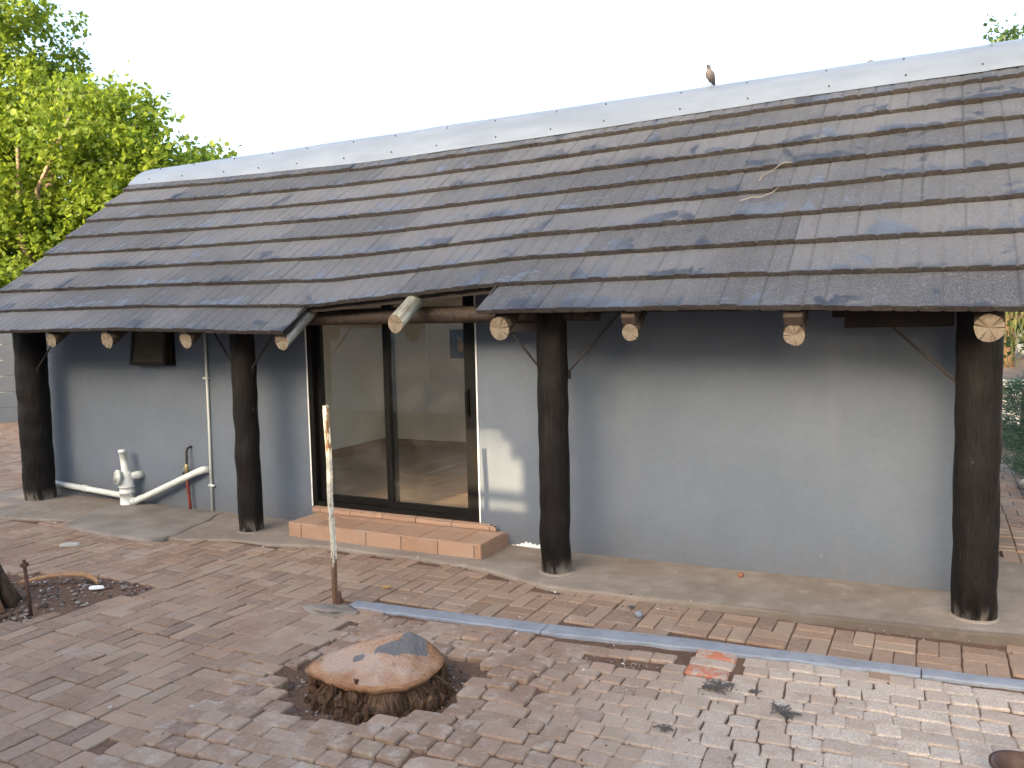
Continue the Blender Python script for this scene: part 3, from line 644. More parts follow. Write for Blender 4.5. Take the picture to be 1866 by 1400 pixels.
# deck
mb = MB(); n = 40; g = []
for i in range(n+1):
    x = RXL+.02+(RXR-RXL-.04)*i/n
    a = lip(6.9, x)-NV*.012; b = lip(0, x)-NV*.012; c_ = Vector((x, 1.53, lip(-1.25, x).z-.03)); d = Vector((x, 3.55, 2.06))
    dn = Vector((0, 0, -.045)); g.append([a, b, c_, d, d+dn, c_+dn, b+dn, a+dn])
for i in range(n): mb.add(g[i]+g[i+1], [(k, (k+1) % 8, 8+(k+1) % 8, 8+k) for k in range(8)])
mb.add(g[0], [tuple(range(8))]); mb.add(g[-1], [tuple(reversed(range(8)))])
roof = hb(mb, 'roof', 'timber_dark')
rs = random.Random(21)
LW = .11
def tile_sheet(k, xa, xb):
    mb = MB(); cols = []; rn = rs.random(); ph = rs.random()*9; nl = max(1, round((xb-xa)/LW)); tv = []
    prof = [(0, 0), (.10, .75), (.22, 1), (.5, .93), (.78, 1), (.90, .8)]
    lift = rs.uniform(0, .005)
    for l in range(nl):
        hgt = rs.uniform(.008, .016); fwd = rs.uniform(.002, .010); gr = rs.random()**1.6; sk = rs.uniform(-.006, .006)
        for fr, hh in prof: cols.append((xa+(xb-xa)*(l+fr+sk*0)/nl, hh*hgt, fwd*hh, gr if fr == 0 else 0))
    cols.append((xb, 0, 0, 1))
    rows = []
    for x, hh, fw, l in cols:
        lo = lip(k, x); up = lip(k-1, x) if k > 0 else lip(-1, x); d = up-lo
        T = .028+lift
        w_ = .0035*noise.noise((x*5, ph, 0))
        dn = d.normalized()
        P = [lo+NV*.002+dn*(.022-fw), lo+NV*(T*.30)+dn*(-.002-fw), lo+NV*(T+hh*1.25+w_)-dn*(fw+.004), lo+NV*(T+hh*.8+.001+w_)+dn*(.014-fw)]
        for s_ in (.33, .66, 1.10): P.append(lo+d*s_+NV*(T*(1-s_*.95)+hh*(.62-.25*s_)+.002+.002*noise.noise((x*6, s_*4, ph))))
        rows.append(P)
    m = 7; vs = [q for r_ in rows for q in r_]
    fs = [(i*m+j, i*m+m+j, i*m+m+j+1, i*m+j+1) for i in range(len(rows)-1) for j in range(m-1)]
    mb.add(vs, fs); o = mb.build('tile', 'roof_tile', None, False)
    me = o.data; ca = me.color_attributes.new('tv', 'FLOAT_COLOR', 'POINT'); vv = [1, .95, .55, 0, 0, 0, 0]; fv = [0, 0, .05, .1, .4, .75, 1.1]
    dat = []
    for r_ in rows:
        for j in range(m): dat += [rn, fv[j], vv[j], 1]
    ca.data.foreach_set('color', dat)
    ga = me.attributes.new('gv', 'FLOAT', 'POINT'); ga.data.foreach_set('value', [q[3]*(1 if j > 2 else .3) for q in cols for j in range(m)])
    me.polygons.foreach_set('use_smooth', [(i % 6) >= 3 for i in range(len(fs))])
    o.parent = roof; o.matrix_parent_inverse = Matrix()
    return o
for k in range(0, 9):
    segs = [(RXL, RXR)] if k < 8 else [(RXL, -4.215), (-2.60, RXR)]
    for a, b in segs:
        x = a; first = LW*rs.choice((4, 6, 8, 10, 12))
        while x < b-.05:
            e = min(b, x+first); 
            if b-e < .2: e = b
            tile_sheet(k, x, e); x = e; first = LW*12
# notch edges of the last course : verge boards
for xe in (-4.22, -2.595):
    mb = MB(); a = lip(8, xe); b = lip(6.9, xe); d = (b-a)
    mb.add([a+NV*.02+d*.05, b+NV*.02, b-NV*.02, a-NV*.012+d*.05]+[q+Vector((-.02 if xe < -3 else .02, 0, 0)) for q in (a+NV*.02+d*.05, b+NV*.02, b-NV*.02, a-NV*.012+d*.05)], [(0, 1, 2, 3), (7, 6, 5, 4), (0, 4, 5, 1), (1, 5, 6, 2), (2, 6, 7, 3), (3, 7, 4, 0)]); o = mb.build('verge', 'timber_dark'); o.parent = roof
for a, b in ((RXL+.02, -4.24), (-2.58, RXR-.02)):
    mb = MB(); n = 16; g = []
    for i in range(n+1):
        x = a+(b-a)*i/n; p_ = lip(8, x); g.append([p_+Vector((0, .07, .03)), p_+Vector((0, .13, .075)), p_+Vector((0, .13, .045)), p_+Vector((0, .07, .0))])
    for i in range(n): mb.add(g[i]+g[i+1], [(q_, (q_+1) % 4, 4+(q_+1) % 4, 4+q_) for q_ in range(4)])
    mb.add(g[0], [(0, 1, 2, 3)]); mb.add(g[-1], [(3, 2, 1, 0)])
    o = mb.build('batten', 'timber_dark'); o.parent = roof
# ridge cap in lengths
for a, b in ((RXL-.02, -4.4), (-4.43, .35), (.32, RXR+.02)):
    mb = MB(); n = 40; g = []; lift = .004 if a > -5 and a < 0 else (.008 if a > 0 else 0)
    for i in range(n+1):
        x = a+(b-a)*i/n; s0 = sag(0, x); wv = .012*noise.noise((x*1.3, 0, 3))+.006*noise.noise((x*4, 0, 3))
        f0 = lip(0, x)+Vector((0, CA*.34, CB*.34))+NV*(.032+lift)+Vector((0, -wv, -wv*.6))
        ap = Vector((x, 1.55, 3.650+lift+.010*noise.noise((x*.8, 4, 0))))
        prof = [f0]
        for u_ in (.2, .4, .6, .75, .88): 
            q_ = f0.lerp(Vector((x, 1.50, 3.640+lift)), u_); prof.append(q_+NV*(.05*4*u_*(1-u_)*.5))
        prof += [ap, Vector((x, 1.62, 3.635+lift)), Vector((x, 1.75, 3.56+lift)), Vector((x, 2.0, 3.36+lift))]
        g.append(prof)
    m = len(g[0])
    for i in range(n): mb.add(g[i]+g[i+1], [(k, m+k, m+k+1, k+1) for k in range(m-1)])
    cap_ = mb.build('ridge_cap', 'ridge_metal', None, True); cap_.parent = roof
# screws on the ridge cap, each a part
sm = MB(); sm.tube([(0, 0, -.004), (0, 0, .006)], [.008, .006], 7); scr = sm.build('screw', 'dark_metal'); scr.parent = roof; first = True
rs = random.Random(4); x = -8.1
while x < 1.6:
    for fr in (.18, .80):
        xx = x+rs.uniform(-.06, .06); f0 = lip(0, xx)+Vector((0, CA*.34, CB*.34))+NV*.034; q_ = f0.lerp(Vector((xx, 1.50, 3.64)), fr)+NV*(.05*2*fr*(1-fr)+.004)
        o = scr if first else link_obj('screw', scr.data, roof); first = False
        o.location = q_; o.rotation_euler = NV.to_track_quat('Z', 'Y').to_euler()
    x += rs.uniform(.5, .62)

# rafters
SL = Vector((0, CA, CB)).normalized()
for i, (x, zc, r, ex, packer) in enumerate(((-6.977, 1.657, .062, 0, 0), (-6.232, 1.651, .068, 0, 0), (-5.296, 1.642, .064, 0, 0), (-4.296, 1.625, .064, 1, 0), (-3.273, 1.735, .060, 1, 0), (-2.469, 1.690, .070, 0, 0), (-1.596, 1.655, .049, 0, 1), (-.67, 1.628, .056, 0, 1), (.243, 1.652, .067, 0, 0))):
    yy = -.85; a = Vector((x, yy, zc)); b = a+SL*2.5+Vector((0, 0, -.14 if i != 4 else -.30))
    o = log('rafter', a, b, r, 'log_grey' if ex else 'log_dark', 10+i, 16, None, 'log_end', .10)
    if packer:
        mb = MB(); m_ = Matrix.Translation(a) @ Matrix.Rotation(math.atan2(CB, CA), 4, 'X'); top = .115 if i == 7 else .105
        mb.bevbox(-r*.9, r*.9, .02, .45, r*.85, top, .006, m_); hb(mb, 'packer', 'wood_plain')

# step at the door
step = tag(empty('door_step', (-3.75, -.22, 0)), 'low terracotta tiled step in front of the glass sliding door', 'step')
SX0, SX1, SY0, SZ = -4.70, -2.885, -.43, .128
mb = MB(); mb.box(SX0+.012, SX1-.012, SY0+.012, -.001, -.03, SZ-.010); mb.box(DX0+.03, -2.99, -.045, .0, SZ-.0105, DZ0-.002)
o = mb.build('core', 'concrete_patch'); o.parent = step; o.matrix_parent_inverse = Matrix.Translation((3.75, .22, 0))
def stile(x0, x1, y0, y1, z0, z1):
    mb = MB(); mb.bevbox(-(x1-x0)/2, (x1-x0)/2, -(y1-y0)/2, (y1-y0)/2, -(z1-z0)/2, (z1-z0)/2, .0025); o = mb.build('tile', 'step_tile'); o.parent = step; o.matrix_parent_inverse = Matrix.Translation((3.75, .22, 0)); o.location = ((x0+x1)/2, (y0+y1)/2, (z0+z1)/2)
ed = [SX0, -4.565, -4.24, -3.915, -3.585, -3.255, -2.945, SX1]
for a, b in zip(ed, ed[1:]): stile(a+.003, b-.003, SY0, SY0+.0118, -.005, SZ-.0015)
ed2 = [SX0, -4.42, -4.09, -3.76, -3.43, -3.10, SX1]
for a, b in zip(ed2, ed2[1:]):
    stile(a+.003, b-.003, SY0-.001, SY0+.285, SZ-.0098, SZ+.002)
    stile(a+.003, b-.003, SY0+.291, -.058, SZ-.0098, SZ+.002)
stile(SX1-.0118, SX1, SY0+.013, -.21, -.005, SZ-.0105); stile(SX1-.0118, SX1, -.205, -.001, -.005, SZ-.0105)
ed3 = [DX0+.03, -4.68, -4.36, -4.03, -3.70, -3.36, -3.02, -2.96]
for a, b in zip(ed3, ed3[1:]): stile(a+.003, b-.003, -.057, -.0455, SZ+.0025, DZ0-.003)
for a, b in zip(ed3[:-2], ed3[1:-1]): stile(a+.003, b-.003, -.045, -.002, DZ0-.0015, DZ0+.006)

# ================================================================== PIPES ON THE WALL
dp = tag(empty('drain_pipe', (-7.08, -.13, 0)), 'white plastic waste pipe with round gully head at the wall foot', 'drain pipe')
def pp_(mb, name, mat, parent): 
    o = mb.build(name, mat, None, True); o.parent = parent; o.matrix_parent_inverse = Matrix.Translation(-parent.location); return o
gx, gy = -7.04, -.13
mb = MB(); mb.tube([(gx, gy, 0), (gx, gy, .02), (gx, gy, .021), (gx, gy, .13), (gx, gy, .131), (gx, gy, .15), (gx, gy, .151), (gx, gy, .19), (gx, gy, .191), (gx, gy, .205), (gx, gy, .206), (gx, gy, .31), (gx, gy, .335), (gx, gy, .35)], [.074, .074, .066, .066, .073, .073, .067, .067, .074, .074, .068, .068, .056, .040], 18); pp_(mb, 'gully', 'white_plastic', dp)
mb = MB(); mb.tube([(gx-.005, gy, .33), (gx-.008, gy, .36), (gx-.0085, gy, .361), (gx-.03, gy, .53), (gx-.0305, gy, .531), (gx-.032, gy, .56)], [.042, .042, .033, .033, .039, .039], 14); pp_(mb, 'vent_pipe', 'white_plastic', dp)
ax = Vector((-.30, -.93, .16)).normalized(); c0 = Vector((gx, gy, .285))
mb = MB(); mb.tube([c0, c0+ax*.075, c0+ax*.0755, c0+ax*.095, c0+ax*.096, c0+ax*.088], [.058, .058, .074, .074, .058, .050], 18); pp_(mb, 'access_cap', 'white_plastic', dp)
mb = MB(); mb.tube([(gx, gy, .29), (gx+.05, -.09, .30), (gx+.065, -.055, .30), (gx+.07, .005, .30)], [.036, .036, .040, .040], 14); pp_(mb, 'branch', 'white_plastic', dp)
mb = MB(); mb.tube([(-8.36, -.06, .135), (gx, -.09, .085)], .030, 12); mb.tube([(-7.78, -.076, .117), (-7.72, -.0775, .114)], .035, 12); pp_(mb, 'waste_pipe', 'white_plastic', dp)
mb = MB(); mb.tube([(gx+.03, gy, .055), (gx+.10, gy+.01, .055), (-6.90, -.11, .075), (-6.82, -.10, .105), (-6.16, -.065, .375), (-6.08, -.05, .405), (-6.05, .005, .405)], [.032, .032, .034, .031, .031, .035, .035], 14); mb.tube([(gx+.07, gy+.005, .055), (gx+.115, gy+.012, .057)], .039, 14); pp_(mb, 'sloping_pipe', 'white_plastic', dp)
tp = tag(empty('water_tap', (-6.27, -.05, 0)), 'red standpipe with old brass tap crossing the sloping drain pipe', 'tap')
mb = MB(); mb.tube([(-6.26, -.05, 0), (-6.268, -.052, .12), (-6.275, -.055, .25), (-6.278, -.055, .37)], .015, 8); pp_(mb, 'riser', 'red_pipe', tp)
mb = MB(); mb.tube([(-6.278, -.055, .37), (-6.275, -.055, .45), (-6.275, -.055, .452)], [.019, .016, .012], 8); mb.box(-6.325, -6.275, -.06, -.05, .395, .41); pp_(mb, 'valve', 'brass', tp)
mb = MB(); mb.tube([(-6.275, -.055, .45), (-6.272, -.053, .50), (-6.275, -.052, .56), (-6.27, -.045, .60), (-6.262, -.02, .612), (-6.258, .003, .610)], [.010, .012, .010, .012, .011, .011], 8); pp_(mb, 'pipe_stub', 'dark_metal', tp)
mb = MB(); mb.box(-6.33, -6.322, -.065, -.045, .30, .37); pp_(mb, 'handle', 'dark_metal', tp)
cn = tag(empty('conduit', (-6.0, -.02, 0)), 'thin white vertical conduit clipped to the wall beside the tap', 'conduit')
mb = MB(); mb.tube([(-6.01, -.016, 0), (-5.995, -.016, .9), (-5.985, -.016, 2.3)], .0125, 8); pp_(mb, 'tube', 'conduit_white', cn)
for zz in (1.27, .26): mb = MB(); mb.box(-6.03, -5.965, -.032, -.0005, zz-.01, zz+.01); o = pp_(mb, 'clip', 'conduit_white', cn)

# ================================================================== METAL POST IN THE YARD
pl = tag(empty('metal_post', (-3.265, -1.581, 0)), 'slim upright white metal post with peeling paint and rusty foot', 'post')
mb = MB(); hw = .019; n = 24
prof = [(-hw, -hw), (hw, -hw), (hw, -hw+.004), (-hw+.004, -hw+.004), (-hw+.004, hw), (-hw, hw)]
an = R(-22); g = []
for i in range(n+1):
    z = -.05+1.30*i/n; lx = -.004*sin(i*.6)-.012*z; g.append([(lx+x*cos(an)-y*sin(an), x*sin(an)+y*cos(an), z) for x, y in ((-hw, -hw), (hw, -hw), (hw, -hw+.02), (hw-.004, -hw+.02), (hw-.004, -hw+.004), (-hw+.004, -hw+.004), (-hw+.004, hw), (-hw, hw))])
for i in range(n): mb.add(g[i]+g[i+1], [(k, (k+1) % 8, 8+(k+1) % 8, 8+k) for k in range(8)])
mb.add(g[0], [tuple(reversed(range(8)))]); mb.add(g[-1], [tuple(range(8))])
mb.build('angle_iron', 'pole_paint', pl)
hm = MB()
for z in (1.12, .93, .80, .66, .52, .40):
    hm.tube([(sin(an)*-0+.003-.012*z+hw*sin(an), -hw*cos(an)-.0012, z), (.003-.012*z+hw*sin(an), -hw*cos(an)+.002, z)], .0035, 6)
hm.build('bolt_holes', 'frame_black', pl)
mb = MB(); mb.tube([(.018, -.004, -.04), (.020, -.004, .05), (.024, 0, .10)], [.030, .024, .006], 8, True, .5, 3); mb.build('rusty_foot', 'rust', pl)
mb = MB(); mb.ico((-3.27, -1.665, -.005), .16, 3, 1.15, .55, .22, .5, 8); 
tag(mb.build('concrete_lump', 'concrete_patch', smooth=True), 'rough concrete lump at the foot of the metal post', 'concrete')

# ================================================================== STUMP AND ROCK
st = tag(empty('tree_stump', (STC[0], STC[1], -.05)), 'fibrous rotten stump under the orange boulder', 'stump')
rs = random.Random(3)
def rim(an, r0): return r0*(1.02+.22*noise.noise((cos(an)*1.9, sin(an)*1.9, 4))+.16*noise.noise((cos(an)*4.5, sin(an)*4.5, 9)))
mb = MB(); n = 72; vs = []; H = [(-.03, 1.25), (.02, 1.08), (.06, .95), (.10, .85), (.125, .78)]
for zz, k in H:
    for i in range(n):
        an = 2*pi*i/n; r = rim(an, .285)*k*(1+.07*noise.noise((cos(an)*9, sin(an)*9, zz*4))); vs.append((r*cos(an)*1.04, r*sin(an)*.98, zz+.012*noise.noise((an*5, zz*9, 0))))
fs = [(j*n+i, j*n+(i+1) % n, (j+1)*n+(i+1) % n, (j+1)*n+i) for j in range(len(H)-1) for i in range(n)]+[tuple(range((len(H)-1)*n, len(H)*n))]
mb.add(vs, fs); mb.build('trunk_base', 'stump_wood', st, True)
mb = MB()
for k in range(170):
    an = rs.uniform(0, 2*pi); r = rim(an, .285)*rs.uniform(.92, 1.22); mb.cur = rs.uniform(.02, .75); zc = max(-.01, .11-.45*(r/.285-.95)**1.0*.3-rs.uniform(0, .09)); mb.ico((r*cos(an)*1.04, r*sin(an)*.98, zc), rs.uniform(.010, .024), 1, rs.uniform(.6, 1.3), rs.uniform(.6, 1.3), rs.uniform(1.2, 3.0), .9, k)
for k in range(2000):
    an = rs.uniform(0, 2*pi); r = rim(an, .285); z1 = rs.uniform(.02, .118); L = rs.uniform(.025, .075); mb.cur = min(.99, max(.01, .5+.9*noise.noise((cos(an)*4, sin(an)*4, z1*6))+rs.uniform(-.3, .3)))
    z0 = max(-.02, z1-L); f = lambda z_: 1.16-.36*(max(z_, 0)/.125)**.8
    a = Vector((r*f(z0)*cos(an)*1.04, r*f(z0)*sin(an)*.98, z0)); b = Vector((r*f(z1)*cos(an)*1.04, r*f(z1)*sin(an)*.98, z1)); o_ = Vector((cos(an), sin(an), 0)); t_ = Vector((-sin(an), cos(an), 0))
    w_ = rs.uniform(.0015, .006)*rs.choice((1, 1, 1.8)); a += o_*rs.uniform(.0, .03)+t_*rs.uniform(-.03, .03); b += o_*rs.uniform(-.005, .008)
    m_ = (a+b)/2+o_*rs.uniform(0, .008); mb.add([a-t_*w_*.5, a+t_*w_*.5, m_+t_*w_, m_-t_*w_, b+t_*w_*.7, b-t_*w_*.7, m_+o_*w_], [(0, 1, 6), (1, 2, 6), (3, 0, 6), (2, 4, 6), (4, 5, 6), (5, 3, 6)])
tag(mb.build('fibres', 'fibre', st), kind='stuff')
# boulder : lens with a skewed apex
mb = MB(); n = 64; rings = 14; vs = []; pa = []
out = [(-.355, -.075), (-.25, -.17), (-.10, -.25), (.06, -.275), (.20, -.225), (.285, -.10), (.305, .04), (.24, .17), (.10, .25), (-.08, .235), (-.24, .13), (-.345, .0)]
def outline(an):
    # catmull-rom through the outline points, by angle
    pts = sorted([(math.atan2(y, x) % (2*pi), math.hypot(x, y)) for x, y in out]); k = len(pts)
    an %= 2*pi
    for i in range(k):
        a0, r0 = pts[i]; a1, r1 = pts[(i+1) % k]; a1u = a1 if a1 > a0 else a1+2*pi; aa = an if an >= a0 else an+2*pi
        if a0 <= aa <= a1u: f = (aa-a0)/(a1u-a0); f = f*f*(3-2*f); return r0+(r1-r0)*f
    return .33
APX = Vector((.12, .045, 0))
for j in range(rings+1):
    u = j/rings
    for i in range(n):
        an = 2*pi*i/n; ro = outline(an)*(1+.03*noise.noise((cos(an)*6, sin(an)*6, 1)))
        k = 1-u; x, y = ro*cos(an)*k+APX.x*u, ro*sin(an)*k+APX.y*u
        zt = .108*(1-k**1.35)+(.010*noise.noise((x*6, y*6, 2))+.016*abs(noise.noise((x*9, y*9, 12)))+.006*noise.noise((x*22, y*22, 3)))*min(1, 4*u)
        ridge = .022*math.exp(-((y-.045-.10*(x-.12))/.045)**2)*min(1, 2.2*(1-k))
        if j == 0: zt = .0
        z = .150+zt+ridge
        vs.append((x, y, z))
        p1 = math.exp(-(((x-.17)/.09)**2+((y-.01)/.08)**2))+.85*math.exp(-(((x-.05)/.10)**2+((y+.045)/.045)**2)); p2 = math.exp(-(((x+.09)/.035)**2+((y+.085)/.032)**2)); pa.append(max(p1*.85, p2))
bot = [(x*.9, y*.9, z-.035-.01*noise.noise((i*.5, 0, 0))) for i, (x, y, z) in enumerate(vs[:n])]
fs = [(j*n+i, j*n+(i+1) % n, (j+1)*n+(i+1) % n, (j+1)*n+i) for j in range(rings) for i in range(n)]
o0 = len(vs); vs += bot; pa += [0]*n
fs += [(o0+i, o0+(i+1) % n, (i+1) % n, i) for i in range(n)]+[tuple(reversed(range(o0, o0+n)))]
mb.add(vs, fs); rk = mb.build('boulder', 'rock', None, True, (STC[0], STC[1], -.045)); rk.rotation_euler = (R(2), R(0), R(24))
at = rk.data.attributes.new('paint', 'FLOAT', 'POINT'); at.data.foreach_set('value', pa)
tag(rk, 'domed orange-brown boulder with grey paint splashes resting on the stump', 'boulder')

# left bed : stump, stake, bark
ls = tag(empty('tree_stump', (-5.42, -2.52, 0)), 'split dark stump beside the iron stake in the soil bed', 'stump')
mb = MB(); mb.tube([(0, 0, -.05), (0, 0, .06), (.01, 0, .16), (.0, .0, .24), (-.02, 0, .27)], [.23, .19, .16, .15, .08], 22, True, .5, 5); mb.build('trunk_base', 'stump_wood', ls, True)
rs = random.Random(13)
for k in range(9):
    an = rs.uniform(-2.2, 1.2); mb = MB(); r = rs.uniform(.15, .2); mb.tube([(r*1.2*cos(an), r*1.2*sin(an), -.02), (r*cos(an), r*sin(an), .08), (r*.9*cos(an+.1), r*.9*sin(an+.1), rs.uniform(.14, .24))], [.035, .028, .008], 7, True, .4, k); mb.build('root_flare', rs.choice(('bark_strip', 'stump_wood')), ls, True)
sk = tag(empty('iron_stake', (-4.95, -2.45, 0)), 'thin rusty iron stake with a nut on top in the soil bed', 'stake')
mb = MB(); mb.tube([(.0, 0, -.05), (-.018, 0, .15), (-.035, 0, .30)], .011, 8); mb.build('rod', 'rust', sk, True)
mb = MB(); mb.tube([(-.034, 0, .292), (-.036, 0, .315)], .024, 6); mb.tube([(-.036, 0, .31), (-.036, 0, .335)], .010, 6); mb.build('nut', 'rust', sk)
mb = MB(); rs = random.Random(2); g = []
for i in range(13):
    u = i/12; x = -5.56+.52*u; y = -2.13+.20*sin(u*2.2)+.05*u; z = .025+.035*sin(u*pi); w_ = .030*(1-abs(u-.4)*1.1)+.006; g.append([(x, y-w_, z-.012), (x, y-w_*.6, z+.006), (x, y, z+.014), (x, y+w_*.6, z+.004), (x, y+w_, z-.014), (x, y, z-.01)])
for i in range(12): mb.add(g[i]+g[i+1], [(k, (k+1) % 6, 6+(k+1) % 6, 6+k) for k in range(6)])
mb.add(g[0], [tuple(range(6))]); mb.add(g[-1], [tuple(reversed(range(6)))])
tag(mb.build('bark_strip', 'bark_strip', smooth=True), 'curved strip of orange bark lying in the soil bed', 'bark')
def flake(x, y, z, L, Wd, an, mat, name, label, cat, th=.006, seed=0):
    mb = MB(); m_ = Matrix.Translation((x, y, z)) @ Matrix.Rotation(an, 4, 'Z') @ Matrix.Rotation(.08, 4, 'X'); k = 9; pts = [(L/2*cos(2*pi*i/k)*(1+.25*noise.noise((i*.9, seed, 0))), Wd/2*sin(2*pi*i/k)*(1+.3*noise.noise((i*.9, seed, 5)))) for i in range(k)]
    mb.add([m_ @ Vector((a, b, 0)) for a, b in pts]+[m_ @ Vector((a*.9, b*.9, th)) for a, b in pts], [tuple(reversed(range(k))), tuple(range(k, 2*k))]+[(i, (i+1) % k, k+(i+1) % k, k+i) for i in range(k)])
    return tag(mb.build(name, mat), label, cat)
flake(-4.98, -1.98, .012, .11, .045, .5, 'white_trim', 'plaster_chip', 'white plaster chip lying in the soil bed', 'chip', .012, 1)
flake(-6.2, -1.32, hz(-6.2, -1.32)+.004, .16, .06, .6, 'pale_stone', 'stone_flake', 'flat pale stone flake lying on the paving near the drain', 'stone', .018, 2)
flake(-3.18, -1.18, hz(-3.18, -1.18)+.006, .06, .035, .3, 'dry_leaf', 'dead_leaf', 'brown dead leaf on the paving behind the metal post', 'leaf', .012, 3)
flake(-2.985, -2.955, hz(-2.985, -2.955)+.006, .024, .014, .3, 'pale_stone', 'plaster_chip', 'tiny white chip on the paving near the boulder', 'chip', .008, 4)
flake(-3.34, -3.11, hz(-3.34, -3.11)+.006, .022, .013, 1.3, 'pale_stone', 'plaster_chip', 'tiny white chip on a brick joint among plain brown bricks', 'chip', .008, 6)
mb = MB(); mb.ico((-1.505, -1.02, hz(-1.5, -1.02)+.018), .024, 2, 1, 1, .9, .15, 3); tag(mb.build('pebble', 'grey_pebble', smooth=True), 'small round grey pebble on bricks behind the painted kerb', 'pebble')
mb = MB(); mb.ico((-1.10, -.145, apz(-1.1)+.016), .02, 2, 1, 1, .8, .2, 4); tag(mb.build('pebble', 'red_pebble', smooth=True), 'small red stone on the concrete below the grey wall', 'pebble')
# dark dry weeds
rs = random.Random(17)
for x, y, s_, lab in ((-.871, -1.754, 1.0, 'dark dry weed on pale bricks below the orange painted brick'), (-.555, -1.877, .9, 'dark dry weed with short side shoots on whitewashed bricks'), (-.991, -2.235, .55, 'small flattened dark weed in a brick joint'), (-1.60, -.90, .45, 'small dark weed on bricks behind the painted kerb'), (-.71, -1.72, .4, 'tiny dark weed sprig beside whitewashed bricks')):
    mb = MB(); z = hz(x, y)+.004
    for k in range(14):
        an = rs.uniform(0, 2*pi); L = rs.uniform(.035, .085)*s_; pts = [(x, y, z), (x+L*.5*cos(an), y+L*.5*sin(an), z+.012*s_), (x+L*cos(an+.2), y+L*sin(an+.2), z+.004)]; mb.tube(pts, [.004*s_, .0035*s_, .0015], 5)
        for q_ in range(3):
            f = .35+.22*q_; a2 = an+rs.choice((-1, 1))*.8; b_ = Vector((x+L*f*cos(an), y+L*f*sin(an), z+.01*s_)); mb.tube([b_, b_+Vector((cos(a2), sin(a2), .1))*L*.35], [.003*s_, .0012], 4)
    tag(mb.build('dry_weed', 'dry_weed'), lab, 'weed')
# twigs on the roof
for pts, lab in (([(-1.13, .00), (-1.06, .03), (-1.00, .02), (-.93, .06), (-.90, .11)], 'bent bare twig lying on the roof tiles'), ([(-1.04, .20), (-1.03, .26), (-.98, .29), (-.93, .36), (-.90, .38), (-.86, .36)], 'short forked twig on the roof above another twig')):
    P = []
    for x, y in pts:
        k = 8-(y-YE)/CA; P.append(lip(k, x)+NV*.045)
    mb = MB(); mb.tube(P, [.0034]*(len(P)-1)+[.0015], 6); tag(mb.build('twig', 'twig', smooth=True), lab, 'twig')
# brown tin by the corner of the yard
tn = tag(empty('pot', (.315, -2.085, -.03)), 'brown rusty pot with a thick rim standing on the pale bricks', 'pot')
mb = MB(); prof = [(.07, 0), (.075, .002), (.095, .07), (.10, .09), (.108, .093), (.108, .104), (.094, .104), (.085, .06), (.06, .02), (.0, .02)]; n = 32
vs = [(r*cos(2*pi*i/n), r*sin(2*pi*i/n), z) for r, z in prof for i in range(n)]; mb.add(vs, [(j*n+i, j*n+(i+1) % n, (j+1)*n+(i+1) % n, (j+1)*n+i) for j in range(len(prof)-1) for i in range(n)]+[tuple(reversed(range(n)))]); mb.build('bowl', 'tin_brown', tn, True)
mb = MB(); mb.tube([(.10, .03, .09), (.16, .06, .11), (.22, .12, .10)], [.016, .018, .014], 8); mb.build('handle', 'tin_brown', tn, True)

# ================================================================== BIRDS
def bird(loc, rz, lab):
    b = tag(empty('bird', loc), lab, 'bird', 'birds on the roof ridge'); b.rotation_euler = (0, 0, rz)
    mb = MB(); mb.tube([(-.13, 0, .035), (-.09, 0, .055), (-.05, 0, .085), (0, 0, .12), (.03, 0, .15), (.035, 0, .175), (.036, 0, .19), (.042, 0, .205), (.058, 0, .215), (.075, 0, .213)], [.010, .022, .040, .052, .044, .026, .021, .024, .020, .004], 14); mb.build('body', 'dove', b, True)
    mb = MB(); mb.tube([(.072, 0, .213), (.095, 0, .208)], [.005, .001], 6); mb.build('beak', 'dark_metal', b, True)
    for s_ in (-1, 1): mb = MB(); mb.tube([(-.005, s_*.016, .085), (.0, s_*.018, .0), (.025, s_*.02, -.004)], .0045, 6); mb.build('leg', 'dark_metal', b)
    mb = MB(); mb.box(-.19, -.09, -.018, .018, -.004, .003, Matrix.Translation((0, 0, .035)) @ Matrix.Rotation(R(-12), 4, 'Y')); mb.build('tail', 'dove', b)
    return b
b1 = bird((-1.695, 1.56, 3.652), R(-100), 'small grey dove perched upright on the silver roof ridge'); b1.scale = (.74,)*3
b2 = bird((-.43, 1.66, 3.50), R(200), 'bird behind the roof ridge with only its head showing'); b2.scale = (.85,)*3

# ================================================================== BACKGROUND
# precast wall at the left
pw = tag(empty('precast_wall', (-15.6, 4, 0)), 'grey precast concrete panel wall beyond the left end of the house', 'wall')
A, B = Vector((-16.9, 2.2, 0)), Vector((-13.2, 8.2, 0)); d = (B-A).normalized(); nrm = Vector((d.y, -d.x, 0)); L = (B-A).length; m_ = Matrix(((d.x, -nrm.x, 0, A.x), (d.y, -nrm.y, 0, A.y), (0, 0, 1, 0), (0, 0, 0, 1)))
for i in range(5):
    mb = MB(); mb.bevbox(i*1.75-.07, i*1.75+.07, -.07, .07, -.2, 1.86, .01, m_); o = mb.build('post', 'precast'); o.parent = pw; o.matrix_parent_inverse = Matrix.Translation(-pw.location)
    if i < 4:
        for k in range(6): mb = MB(); mb.bevbox(i*1.75+.071, i*1.75+1.679, -.03, .03, -.02+k*.302, -.02+k*.302+.297, .008, m_); o = mb.build('panel', 'precast'); o.parent = pw; o.matrix_parent_inverse = Matrix.Translation(-pw.location)
nh = tag(empty('neighbour_house', (-28, 9, 0)), 'sunlit cream house showing above the precast wall', 'house')
